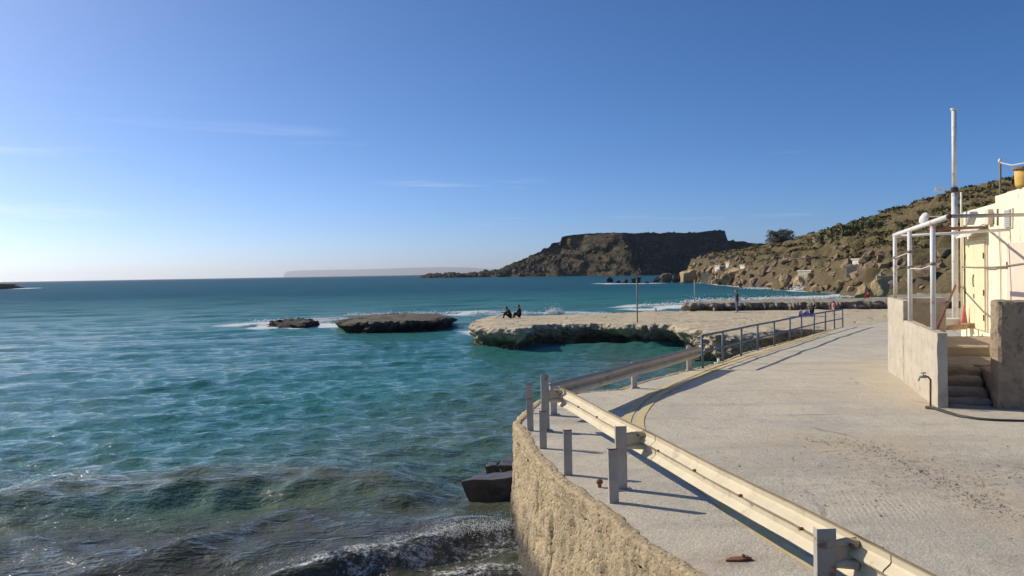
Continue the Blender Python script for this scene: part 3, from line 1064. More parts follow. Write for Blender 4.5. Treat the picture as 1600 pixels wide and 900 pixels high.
IY = 30000.0
ipx = np.array([443, 447, 470, 520, 560, 600, 640, 690, 735, 760, 800, 850])
ipy = np.array([431, 424, 422.5, 421.5, 421, 420, 418.3, 417.5, 418, 420, 421, 424])
iu = np.linspace(443, 850, 160)
itop = np.array([at(p, y_, IY).z for p, y_ in zip(iu, np.interp(iu, ipx, ipy))])
ix = np.array([at(p, 430, IY).x for p in iu])
rowsI = [(-700, None), (-400, 0.55), (0, 1.0), (1500, 0.9), (3000, None)]
IV = []
for dy, f_ in rowsI:
    zI = np.full_like(ix, SEA_Z - 3) if f_ is None else itop * f_ + 7.0 * perlin(ix * 0.003, dy)
    IV.append(np.column_stack([ix * (IY + dy) / IY, np.full_like(ix, IY + dy), zI]))
tag(obj('island', mesh_np('island', np.vstack(IV), grid_faces(len(rowsI), len(ix))), MAT['island']), 'low pale island fading into haze on the horizon', kind='structure')

# ------------------------------------------------------------------ sea (structure): real waves near the shore, bump far out
ang = np.radians(np.linspace(-64, 52, 700))
r1_ = 5 * np.exp(np.arange(0, math.log(420 / 5), 0.0068))
r2_ = r1_[-1] * np.exp(np.arange(0.03, math.log(34000 / r1_[-1]), 0.06))
rr = np.concatenate([r1_, r2_])
A_, R_ = np.meshgrid(ang, rr)
SX, SY = R_ * np.sin(A_), R_ * np.cos(A_)
SZ = np.zeros_like(SX)
space = np.gradient(rr)[:, None]
wrng = np.random.default_rng(21)
base_dir = math.atan2(-0.97, 0.23)
warpx, warpy = 0.8 * fbm(SX * 0.09, SY * 0.09, 0.1, 2), 0.8 * fbm(SX * 0.09, SY * 0.09, 5.1, 2)
for lam in np.exp(np.linspace(math.log(0.55), math.log(11.0), 34)):
    th = base_dir + wrng.normal() * (0.50 if lam < 3 else 0.28)
    k = 2 * math.pi / lam
    ph = k * ((SX + warpx) * math.cos(th) + (SY + warpy) * math.sin(th)) + wrng.uniform(0, 6.28)
    a = 0.0078 * lam ** 0.92 * (1.6 if lam < 1.6 else (1.05 if lam < 3 else 0.55))
    wgt = sstep(lam * 0.42, lam * 0.22, space)
    s_ = np.sin(ph)
    SZ += a * wgt * (s_ + 0.25 * (s_ * s_ - 0.5))
group_env = 0.72 + 0.5 * fbm(SX * 0.05, SY * 0.08, 3.3, 2)
SZ *= np.clip(group_env, 0.3, 1.4)


def crest_line(pxs, h_):
    pts = [on_z(*p, SEA_Z + h_ + 0.04).xy for p in pxs]
    return np.array([p.x for p in pts]), np.array([p.y for p in pts])


foam = np.zeros_like(SX)
wave_body = np.zeros_like(SX)
near = SY < 40
for pxs, amp_, wf, wb, fo in (
        ([(-120, 775), (0, 762), (200, 745), (420, 731), (560, 738), (700, 742)], 0.46, 0.9, 2.4, 0.34),
        ([(60, 905), (230, 868), (420, 815), (540, 803), (640, 800)], 0.13, 0.45, 1.0, 0.25),
        ([(300, 915), (400, 888), (600, 848), (700, 826), (760, 822), (815, 822)], 0.32, 0.42, 1.2, 0.68)):
    cx, cy = crest_line(pxs, amp_)
    o_ = np.argsort(cx)
    cx, cy = cx[o_], cy[o_]
    yc = np.interp(SX, cx, cy) + 0.18 * perlin(SX * 0.9, amp_ * 9) + 0.05 * perlin(SX * 4, amp_ * 5)
    env = sstep(cx[0] - 0.5, cx[0] + 1.2, SX) * sstep(cx[-1] + 0.6, cx[-1] - 1.4, SX)
    dl = SY - yc
    shp = np.where(dl < 0, np.exp(-(dl / wf) ** 2), np.exp(-(dl / wb) ** 2))
    SZ += np.where(near, amp_ * env * shp * (0.95 + 0.15 * perlin(SX * 0.8, amp_)), 0)
    if amp_ > 0.33:
        wave_body = np.maximum(wave_body, np.where(near, env * shp, 0))
    foam = np.maximum(foam, np.where(near, fo * env * np.where(dl < 0, np.exp(-(dl / (wf * 0.35)) ** 2), np.exp(-(dl / (0.55 if fo > 0.5 else 0.15)) ** 2)), 0))

# foam where the sea meets rock
ROCK_SLAB = [on_z(*p, -1.15).xy for p in ((527, 499), (545, 501), (600, 501.5), (650, 500), (690, 496), (710, 493), (706, 490), (660, 489.5), (600, 489.5), (540, 492))]
ROCK_LOW = [on_z(*p, -1.65).xy for p in ((424, 503.5), (440, 504.5), (462, 506), (490, 504), (497, 500), (470, 498.5), (440, 499), (426, 500.5))]
FAR_ROCKS = [((952, 441), 12, 9), ((966, 442), 7, 4.5), ((978, 442), 9, 6), ((996, 442), 17, 9.5), ((1012, 443), 8, 4)]
back_line = [ground(*p).xy for p in SHELF_BACK]
s2_back = [on_z(*p, SEA_Z).xy for p in ((1386, 459), (1330, 460.5), (1240, 465), (1160, 470), (1100, 474), (1050, 479), (1000, 478), (960, 481))]
shore = [Vector((np.interp(y_, XS_Y, XS_X), y_)) for y_ in np.arange(92, 316, 6)]


def foam_near(poly, width, strength, closed, mask=None):
    global foam
    lo = np.array([[p[0], p[1]] for p in poly])
    bb = (SX > lo[:, 0].min() - 4 * width) & (SX < lo[:, 0].max() + 4 * width) & (SY > lo[:, 1].min() - 4 * width) & (SY < lo[:, 1].max() + 4 * width)
    if mask is not None:
        bb &= mask
    d, ins = poly_dist(SX[bb], SY[bb], poly, closed)
    d = np.where(ins, 0, d)
    x_, y_ = SX[bb], SY[bb]
    wv = width * np.clip(0.9 + 0.9 * fbm(x_ * 0.25 / max(1, width / 3), y_ * 0.25 / max(1, width / 3), 6.6, 3), 0.2, 2.5)
    foam[bb] = np.maximum(foam[bb], strength * np.exp(-(d / wv) ** 2))


foam_near(ROCK_SLAB, 2.2, 0.6, True)
foam_near([on_z(*p, SEA_Z).xy for p in ((380, 508), (420, 503), (520, 498), (600, 495), (700, 492), (740, 488), (790, 489))], 4.2, 0.85, False)
foam_near(ROCK_LOW, 4.5, 0.95, True)
foam_near(back_line, 3.0, 0.85, False)
foam_near([on_z(*p, SEA_Z).xy for p in ((735, 488), (780, 489), (860, 490), (950, 490))], 4.5, 0.8, False)
foam_near(s2_back, 6.5, 0.85, False)
foam_near([on_z(*p, SEA_Z).xy for p in ((1000, 484), (1040, 481), (1075, 478))], 4.5, 0.9, False)
foam_near(shore, 3.5, 0.8, False)
foam_near([on_z(*p, SEA_Z).xy for p in ((1240, 455), (1270, 451.5), (1293, 452))], 6.0, 1.0, False)
foam_near([on_z(*p, SEA_Z).xy for p in ((940, 443), (960, 443.5), (1010, 443))], 9.0, 0.95, False)
foam_near([on_z(*p, SEA_Z).xy for p in ((-60, 453), (10, 452), (60, 449.5))], 16.0, 0.95, False)
foam_near([Vector((p.x, p.y)) for p in QUAY[9:17]], 0.8, 0.55, False)
foam_near([on_z(*p, SEA_Z).xy for p in ((60, 900), (240, 868), (420, 832), (560, 815))], 0.8, 0.45, False)
foam_near([on_z(*p, SEA_Z).xy for p in ((560, 900), (700, 870), (830, 860))], 1.3, 0.64, False)
foam_near([on_z(*p, SEA_Z).xy for p in ((700, 905), (840, 890))], 1.2, 0.66, False)
# scattered whitecaps
cap = fbm(SX * 0.16, SY * 0.34, 8.8, 3, 0.6)
foam = np.maximum(foam, 0.62 * sstep(0.80, 1.05, cap) * sstep(30, 60, SY) * sstep(900, 200, SY))
cap2 = fbm(SX * 0.03, SY * 0.05, 2.8, 3, 0.6)
foam = np.maximum(foam, 0.6 * sstep(0.85, 1.1, cap2) * sstep(200, 400, SY))

shal = sstep(23.5, 13.5, SY + 0.35 * SX * (SX > 0) + 2.5 * fbm(SX * 0.12, SY * 0.2, 4.4, 3)) * 0.9
shal = np.maximum(shal, wave_body)
shal = np.maximum(shal, 0.6 * sstep(56, 36, SY + 2.0 * np.abs(SX - 6)) * (SX > -14))
weed = 0.85 * (1 - 0.7 * wave_body) * np.clip(sstep(18.5, 12.5, SY + 0.30 * np.abs(SX + 1.0) + 1.5 * fbm(SX * 0.35, SY * 0.5, 1.4, 3)), 0, 1)
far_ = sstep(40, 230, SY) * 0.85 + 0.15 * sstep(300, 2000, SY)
sea_me = mesh_np('sea', np.column_stack([SX.ravel(), SY.ravel(), (SZ + SEA_Z).ravel()]), grid_faces(len(rr), len(ang))[:, ::-1])
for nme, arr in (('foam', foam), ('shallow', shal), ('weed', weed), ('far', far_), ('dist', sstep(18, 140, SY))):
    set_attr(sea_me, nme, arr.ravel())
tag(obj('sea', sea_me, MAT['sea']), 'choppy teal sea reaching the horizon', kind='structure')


def sea_z(x, y):
    i = np.argmin(np.abs(rr - math.hypot(x, y)))
    j = np.argmin(np.abs(ang - math.atan2(x, y)))
    return float(SZ[i, j] + SEA_Z)


# ------------------------------------------------------------------ rocks standing in the sea
eroded_shelf('flat_rock', smooth_line(ROCK_SLAB, 1, True), lambda x, y: -1.18 - 0.010 * (np.asarray(x) + 9.5) ** 2 + 0.05 * perlin(np.asarray(x) * 0.3, np.asarray(y) * 0.3), 0.45, MAT['dark_rock'],
             'long dark flat-topped rock ringed by surf left of the shelf tip', 0.14, 0.4, SEA_Z - 0.6, 0.36, -1.6, 0.07, 0.05, 'thing', 'rock')
eroded_shelf('low_rock', smooth_line(ROCK_LOW, 1, True), lambda x, y: -1.78 + 0.12 * perlin(np.asarray(x) * 0.6, np.asarray(y) * 0.6), 0.3, MAT['dark_rock'],
             'small jagged rock awash in foam at the left end of the flat rock', 0.14, 0.35, SEA_Z - 0.6, 0.36, -1.65, 0.14, 0.05, 'thing', 'rock')

_ico = None


def rock_mesh(name, seed, sub=3, planes=14, rough=0.10, sq=(1, 1, 1)):
    bm = bmesh.new()
    bmesh.ops.create_icosphere(bm, subdivisions=sub, radius=1.0)
    rg = np.random.default_rng(seed)
    v = np.array([x.co[:] for x in bm.verts])
    v /= np.linalg.norm(v, axis=1)[:, None]
    n = rg.normal(size=(planes, 3))
    n /= np.linalg.norm(n, axis=1)[:, None]
    d = rg.uniform(0.48, 1.0, planes)
    dots = v @ n.T
    rad = np.where(dots > 0.05, d[None, :] / np.maximum(dots, 0.05), 9.0).min(1)
    rad = np.minimum(rad, 1.25)
    rad = rad * (1 + rough * fbm(v[:, 0] * 2.2 + seed, v[:, 1] * 2.2, v[:, 2] * 2.2, 4, 0.55))
    v = v * rad[:, None] * np.array(sq)[None, :]
    for a, p in zip(bm.verts, v):
        a.co = p
    for f in bm.faces:
        f.smooth = sub >= 4
    me = bpy.data.meshes.new(name)
    bm.to_mesh(me)
    bm.free()
    return me


def place_rock(name, px, base_py, w_px, h_px, z, seed, mat, label, cat='boulder', group=None, depth=None, sub=3, planes=12, flat=1.0, sink=0.25, rot=None, rough=0.12):
    p = at(px, base_py, depth) if depth else on_z(px, base_py, z)
    sc_ = p.y / FPX
    w, h = w_px * sc_, h_px * sc_
    me = rock_mesh(name, seed, sub, planes, rough)
    co = np.array([v.co[:] for v in me.vertices])
    ext = co.max(0) - co.min(0)
    o = obj(name, me, mat)
    o.scale = (w / ext[0], w * flat / ext[1], h * (1 + sink) / ext[2])
    zmin = co[:, 2].min() * o.scale[2]
    o.location = (p.x, p.y + 0.3 * w * flat, p.z - zmin - h * sink)
    if rot:
        o.rotation_euler = rot
    return tag(o, label, cat, group)


far_lab = ['leftmost squat dark rock of the row standing off the far shore', 'lowest small dark rock in the row off the far shore', 'middle dark rock of the row off the far shore',
           'largest dark rock of the row standing off the far shore', 'rightmost low dark rock of the row off the far shore']
for k, ((px, py), w, h) in enumerate(FAR_ROCKS):
    place_rock('sea_rock', px, py, w, h, SEA_Z, 100 + k, MAT['boulder_wet'], far_lab[k], 'rock', 'dark rocks off the far shore', sub=3, rough=0.2)
place_rock('sea_rock', -12, 452, 82, 9.5, SEA_Z, 131, MAT['boulder_wet'], 'dark low rocky point cut by the left edge of the picture', 'rock', None, sub=4, planes=18, flat=0.4, rough=0.35)

for k, (px, py, w, h, m_, lb) in enumerate((
        (1028, 441, 13, 9, 'boulder_wet', 'low dark boulder in the water just off the tip of the far point'),
        (1043, 441.5, 20, 15, 'boulder', 'brown boulder at the very tip of the far point'),
        (1060, 441.5, 18, 13, 'boulder_wet', 'dark wet boulder between two brown ones at the far point'),
        (1076, 442, 26, 22, 'boulder_tan', 'big tan boulder where the far point meets the hill'))):
    place_rock('boulder', px, py, w, h, SEA_Z, 171 + k * 5, MAT[m_], lb, 'boulder', 'boulders piled along the far shore', sub=3, planes=11, flat=0.8, rough=0.14)

# ------------------------------------------------------------------ boulders along the far shore
blg = 'boulders piled along the far shore'
named = [
    # px, base, w, h, mat, label
    (1351, 466, 29, 24, 'boulder_yellow', 'rounded yellow boulder on the ledge beside the small red figure', 84),
    (1380, 467, 31, 32, 'boulder_yellow', 'tall pointed yellow boulder on the ledge next to the terrace wall', 83),
]
for k, (px, py, w, h, m_, lb, dp) in enumerate(named):
    place_rock('boulder', px, py, w, h, 0, 210 + k * 3, MAT[m_], lb, 'boulder', None, depth=dp, sub=4, planes=11, flat=0.8, sink=0.12, rough=0.06)

brng = random.Random(5)
bspots = []
for k in range(150):
    px = brng.uniform(1035, 1335) if k % 3 else brng.uniform(1078, 1165)
    f_ = (px - 1035) / 300
    base = np.interp(px, [1035, 1090, 1140, 1175, 1210, 1250, 1290, 1335], [441, 441, 446, 449, 453, 452.5, 456, 459])
    lift = abs(brng.gauss(0, 1)) * np.interp(px, [1035, 1150, 1335], [9, 12, 13])
    if k % 3 == 0:
        lift = brng.uniform(0, 27)
    w = brng.choice((5, 6, 8, 9, 11, 14, 19)) * (0.8 + 0.4 * f_)
    bspots.append((px, base - lift + 1.0, w, w * brng.uniform(0.55, 1.0), lift))
bspots.sort(key=lambda b: b[1])
for k, (px, py, w, h, lift) in enumerate(bspots):
    wet = lift < 2.5
    p = hit_hill(px, py)
    mt = 'boulder_wet' if wet and k % 2 else ('boulder_tan' if k % 3 == 0 else 'boulder')
    szw = 'small' if w < 8 else ('large' if w > 13 else 'middling')
    shp = 'flat' if h < 0.68 * w else ('tall' if h > 0.88 * w else 'blocky')
    zone = ('at the far point of the shore' if px < 1092 else 'below the small white cube hut' if px < 1148 else 'on the middle stretch of the far shore' if px < 1232
            else 'by the cream boathouse' if px < 1282 else 'on the shore left of the yellow boulders')
    lab = szw + ' ' + shp + ' ' + {'boulder_wet': 'dark wet', 'boulder_tan': 'tan', 'boulder': 'brown'}[mt] + ' boulder ' + zone + ('' if lift < 6 else ', higher up' if lift < 14 else ', high on the bank')
    sc_ = p.y / FPX
    me = rock_mesh('boulder', 300 + k, 3, brng.randint(8, 13), 0.07)
    o = obj('boulder', me, MAT[mt])
    o.scale = (w * sc_ * 0.5, w * sc_ * brng.uniform(0.45, 0.7), h * sc_ * 0.62)
    o.rotation_euler = (brng.uniform(-0.3, 0.3), brng.uniform(-0.3, 0.3), brng.uniform(0, 6.28))
    o.location = (p.x, p.y, p.z + h * sc_ * 0.22)
    tag(o, lab, 'boulder', blg)

# loose rocks scattered up the slope: too many and too small to count
v_all, f_all = [], []
off = 0
base_rocks = []
for s_ in range(6):
    me = rock_mesh('tmp', 700 + s_, 1, 9, 0.12)
    base_rocks.append((np.array([v.co[:] for v in me.vertices]), np.array([p.vertices[:] for p in me.polygons])))
    bpy.data.meshes.remove(me)
for k in range(1500):
    y_ = brng.uniform(85, 320)
    xs = float(np.interp(y_, XS_Y, XS_X))
    x_ = xs + abs(brng.gauss(0, 1)) * 17 + 2
    if x_ > 104:
        continue
    z_ = float(hill_z(x_, y_))
    if z_ < SEA_Z or (x_ - xs > 8 and float(perlin(x_ * 0.09, y_ * 0.09, 7.7)) < 0.12):
        continue
    s_ = brng.choice((0.15, 0.22, 0.3, 0.45, 0.75)) * (1.5 if x_ - xs < 9 else 1.0)
    bv, bf = base_rocks[k % 6]
    an = brng.uniform(0, 6.28)
    c_, n_ = math.cos(an), math.sin(an)
    vv = bv * np.array([s_ * brng.uniform(0.8, 1.5), s_, s_ * brng.uniform(0.6, 1.0)])
    vv = np.column_stack([vv[:, 0] * c_ - vv[:, 1] * n_ + x_, vv[:, 0] * n_ + vv[:, 1] * c_ + y_, vv[:, 2] + z_])
    v_all.append(vv)
    f_all.append(bf + off)
    off += len(vv)
tag(obj('loose_rocks', mesh_np('loose_rocks', np.vstack(v_all), tris=np.vstack(f_all), smooth=False), MAT['boulder']), 'loose stones strewn over the hillside', 'stones', kind='stuff')


# rubble on the headland slopes
v_all, f_all, off = [], [], 0
for k in range(1300):
    ui = min(int(brng.random() ** 1.5 * (nu - 90)) + 15, nu - 5)
    ti = min(int(abs(brng.gauss(0, 1)) * 22) + 5, 58)
    x_, y_, z_ = XX[ti, ui], YY[ti, ui], zz[ti, ui]
    if ztop[ui] < 4 and ti > 14:
        continue
    s_ = brng.choice((0.6, 0.8, 1.0, 1.3, 2.0, 2.8 if ui < 230 else 1.0)) * (0.9 if ztop[ui] < 6 else 1)
    bv, bf = base_rocks[k % 6]
    an = brng.uniform(0, 6.28)
    c_, n_ = math.cos(an), math.sin(an)
    vv = bv * np.array([s_ * brng.uniform(0.8, 1.4), s_, s_ * brng.uniform(0.6, 1.1)])
    vv = np.column_stack([vv[:, 0] * c_ - vv[:, 1] * n_ + x_, vv[:, 0] * n_ + vv[:, 1] * c_ + y_, vv[:, 2] + z_])
    v_all.append(vv)
    f_all.append(bf + off)
    off += len(vv)
tag(obj('headland_rubble', mesh_np('headland_rubble', np.vstack(v_all), tris=np.vstack(f_all), smooth=False), MAT['headland_rock']), 'fallen blocks strewn over the headland slopes', 'stones', kind='stuff')


# ------------------------------------------------------------------ vegetation
def leaf_clump(n, rx, ry, rz, leaf, rg):
    """n small leaf faces spread through an uneven dome"""
    d = rg.normal(size=(n, 3))
    d /= np.linalg.norm(d, axis=1)[:, None]
    d[:, 2] = np.abs(d[:, 2])
    lob = 1 + 0.35 * np.sin(d[:, 0] * 5 + rg.uniform(0, 6)) * np.cos(d[:, 1] * 4 + rg.uniform(0, 6))
    rad = rg.uniform(0.45, 1.0, n) ** 0.6 * lob
    c = d * rad[:, None] * np.array([rx, ry, rz])
    a = rg.normal(size=(n, 3))
    a /= np.linalg.norm(a, axis=1)[:, None]
    b = np.cross(a, rg.normal(size=(n, 3)))
    b /= np.linalg.norm(b, axis=1)[:, None]
    sz = leaf * rg.uniform(0.6, 1.5, n)[:, None]
    V = np.stack([c - a * sz, c + b * sz * 0.6, c + a * sz, c - b * sz * 0.6], 1).reshape(-1, 3)
    F = np.arange(n * 4).reshape(-1, 4)
    return V, F


rg = np.random.default_rng(77)
v_all, f_all, off = [], [], 0
cnt = 0
NB = 20000
bx_, by_ = rg.uniform(46, 112, NB), rg.uniform(80, 322, NB)
den_ = perlin(bx_ * 0.06, by_ * 0.06, 9.5) + 0.6 * perlin(bx_ * 0.3, by_ * 0.18, 3.5)
keep = (bx_ > np.interp(by_, XS_Y, XS_X) + 5) & (den_ > rg.uniform(-0.5, 0.65, NB))
bx_, by_ = bx_[keep], by_[keep]
bz_ = hill_z(bx_, by_)
for x_, y_, z_ in zip(bx_, by_, bz_):
    s_ = rg.choice((0.2, 0.3, 0.4, 0.5, 0.8))
    V, F = leaf_clump(14, s_ * 1.2, s_ * 1.2, s_ * 0.75, s_ * 0.42, rg)
    v_all.append(V + np.array([x_, y_, z_ - 0.06]))
    f_all.append(F + off)
    off += len(V)
tag(obj('scrub', mesh_np('scrub', np.vstack(v_all), np.vstack(f_all), smooth=False), MAT['scrub']), 'low dry scrub covering the hillside', 'scrub', kind='stuff')


def hill_skyline(px):
    """highest visible hill point in a photo column"""
    best, bp = -1e9, None
    u_ = (px - 800) / FPX
    for y_ in np.arange(90, 340, 1.0):
        x_ = u_ * y_
        z_ = float(hill_z(x_, y_))
        e_ = (z_ - CAM.z) / y_
        if e_ > best:
            best, bp = e_, Vector((x_, y_, z_))
    return bp


# prickly pears on the ridge
ppl = ['leftmost prickly pear clump on the hill ridge', 'second prickly pear clump from the left on the ridge', 'third prickly pear clump from the left on the ridge',
       'fourth prickly pear clump from the left on the ridge', 'fifth prickly pear clump from the left on the ridge', 'dark prickly pear clump at the middle of the ridge row',
       'tall dark prickly pear clump right of the middle of the row', 'third prickly pear clump from the right on the ridge', 'second prickly pear clump from the right on the ridge',
       'rightmost prickly pear clump on the hill ridge']
for k, (px, py, hp) in enumerate([(1268, 386, 10), (1282, 381, 10), (1296, 376, 11), (1307, 370, 14), (1318, 368, 15), (1329, 365, 13), (1338, 360, 14), (1349, 360, 13), (1360, 358, 13), (1372, 357, 10)]):
    p = hit_hill(px, py)
    h = hp * p.y / FPX
    w = h * 1.15
    root = empty('prickly_pear', p)
    tag(root, ppl[k], 'cactus', 'prickly pears on the ridge')
    mb = MB()
    pr = random.Random(900 + k)
    tips = [(Vector((pr.uniform(-w, w) * 0.38, pr.uniform(-w, w) * 0.38, -0.1)), Vector((pr.uniform(-0.3, 0.3), pr.uniform(-0.3, 0.3), 1)).normalized()) for _ in range(9)]
    lvl = 0
    npad = 0
    while tips and lvl < 5:
        nxt = []
        for (b, d_) in tips:
            L = h * pr.uniform(0.20, 0.30)
            c = b + d_ * L * 0.5
            az = pr.uniform(0, math.pi)
            sd_ = Vector((math.cos(az), math.sin(az), 0))
            sd_ = (sd_ - d_ * sd_.dot(d_)).normalized()
            nn_ = d_.cross(sd_)
            R3 = Matrix((sd_, nn_, d_)).transposed()
            mb.ell(c, (L * 0.36, L * 0.09, L * 0.55), 7, 4, R3)
            npad += 1
            e_ = b + d_ * L * 0.95
            for _ in range(pr.choice([1, 1, 2, 2])):
                if e_.z < h * 0.95 and npad < 70:
                    nxt.append((e_, (d_ + Vector((pr.uniform(-0.7, 0.7), pr.uniform(-0.7, 0.7), pr.uniform(0.0, 0.4)))).normalized()))
        tips = nxt
        lvl += 1
    mb.build('pads', MAT['pear'], root, smooth=True)
    MB().tube([(0, 0, -0.3), (0.05, 0, h * 0.15), (0.1, 0.05, h * 0.35)], [h * 0.07, h * 0.06, h * 0.04], 6).build('trunk', MAT['bark'], root)

# the lone tree on the skyline
tp = hill_skyline(1220)
tH, tW = 27 * tp.y / FPX, 38 * tp.y / FPX
tW *= 1.12
tp = tp - Vector((0, 0, tH * 0.14))
tree = empty('tree', tp)
tag(tree, 'lone grey-green rounded tree on the skyline of the hill', 'tree')
tm = MB().tube([(0, 0, -0.5), (0.1, 0, tH * 0.12), (-0.1, 0.1, tH * 0.3)], [0.28, 0.22, 0.17], 8)
trg = random.Random(4)
tips = []
for k in range(9):
    a = k * 0.7 + trg.uniform(-0.2, 0.2)
    e_ = Vector((math.cos(a) * tW * trg.uniform(0.2, 0.42), math.sin(a) * tW * 0.3, tH * trg.uniform(0.35, 0.8)))
    mid = e_ * 0.5 + Vector((0, 0, tH * 0.12))
    tm.tube([(0, 0, tH * trg.uniform(0.08, 0.25)), mid, e_], [0.13, 0.08, 0.03], 5)
    tips.append(e_)
tm.build('trunk', MAT['bark'], tree)
cv, cf, off = [], [], 0
rg2 = np.random.default_rng(9)
for e_ in tips + [Vector((trg.uniform(-0.38, 0.38) * tW, trg.uniform(-0.3, 0.3) * tW, tH * trg.uniform(0.16, 0.74))) for _ in range(52)]:
    V, F = leaf_clump(100, tW * 0.13, tW * 0.13, tH * 0.17, 0.16, rg2)
    V[:, 2] -= tH * 0.06
    cv.append(V + np.array(e_))
    cf.append(F + off)
    off += len(V)
obj('crown', mesh_np('crown', np.vstack(cv), np.vstack(cf), smooth=False), MAT['tree_leaf'], tree)


# ------------------------------------------------------------------ far huts and walls on the shore
def hut(name, px, py, w, h, dpt, rz, mat, label, roof=True, door=None, depth_shift=0.0, cat='hut'):
    p = hit_hill(px, py)
    p = at(px, py, p.y + depth_shift)
    s_ = p.y / FPX
    W_, H_ = w * s_, h * s_
    root = empty(name, p, rz)
    tag(root, label, cat)
    MB().box(-W_ / 2, W_ / 2, 0, dpt, -1.2, H_).build('wall', MAT[mat], root, bevel=0.03)
    if roof:
        MB().box(-W_ / 2 - 0.15, W_ / 2 + 0.15, -0.15, dpt + 0.15, H_ + 0.002, H_ + 0.22).build('roof', MAT['hut_white'], root, bevel=0.02)
    if door:
        for (a, b, c, d_) in door:
            MB().box(-W_ / 2 + W_ * a, -W_ / 2 + W_ * b, -0.06, 0.05, H_ * c, H_ * d_).build('door', MAT['hut_door'], root, bevel=0.01)
    return root


hut('hut', 1121, 427, 15, 11, 3.0, -1.3, 'hut_white', 'small white cube hut among rocks at the far end of the shore', True, [(0.35, 0.65, 0.0, 0.6)], -1)
hut('retaining_wall', 1106, 437, 22, 10, 2.5, -0.6, 'hut_grey', 'grey retaining wall above the water left of the white cube hut', False, None, -1.5, 'wall')
hut('hut', 1137, 417, 12, 6, 2.5, -1.3, 'hut_white', 'tiny pale hut just right of the white cube hut', True, None, -0.5)
hut('hut', 1160, 419, 14, 4, 2.0, -1.3, 'hut_white', 'low white shed half hidden among rocks mid shore', True, None, -0.5)
hut('boathouse', 1257, 438, 30, 14, 3.5, -1.2, 'hut_cream', 'cream boathouse among the boulders with pale roof', True, [(0.12, 0.42, 0.0, 0.62), (0.58, 0.9, 0.1, 0.62)], -0.4)
hut('retaining_wall', 1336, 422, 26, 6, 1.0, -0.5, 'hut_grey', 'grey block terrace wall below the small white hut', False, None, -3, 'wall')
hut('hut', 1337, 412, 16, 6, 2.5, -1.3, 'hut_white', 'small white hut above the grey block terrace wall', True, None, 0)
hut('rubble_wall', 1392, 436, 40, 5, 0.7, -0.3, 'hut_grey', 'long low stone wall behind the yellow boulders', False, None, -2, 'wall')

# ------------------------------------------------------------------ guard rails
WP = [(0.0, -0.155), (0.008, -0.155), (0.014, -0.148), (0.052, -0.112), (0.060, -0.100), (0.062, -0.060), (0.054, -0.046), (0.010, -0.012), (0.004, 0), (0.010, 0.012), (0.054, 0.046), (0.062, 0.060), (0.060, 0.100), (0.052, 0.112), (0.014, 0.148), (0.008, 0.155), (0.0, 0.155)]
WPROF = WP + [(a + 0.006, z) for a, z in reversed(WP)]


def channel(mb, x, y, w, d, t, z0, z1, rz):
    pr = [(-w / 2, 0), (w / 2, 0), (w / 2, d), (w / 2 - t, d), (w / 2 - t, t), (-w / 2 + t, t), (-w / 2 + t, d), (-w / 2, d)]
    c, s = math.cos(rz), math.sin(rz)
    return mb.prism([(x + a * c - b * s, y + a * s + b * c) for a, b in pr], z0, z1)


def bolt_on(mb, p, n, r=0.012, l=0.014):
    n = Vector(n)
    mb.tube([Vector(p) - n * 0.004, Vector(p) + n * l], r, 6)


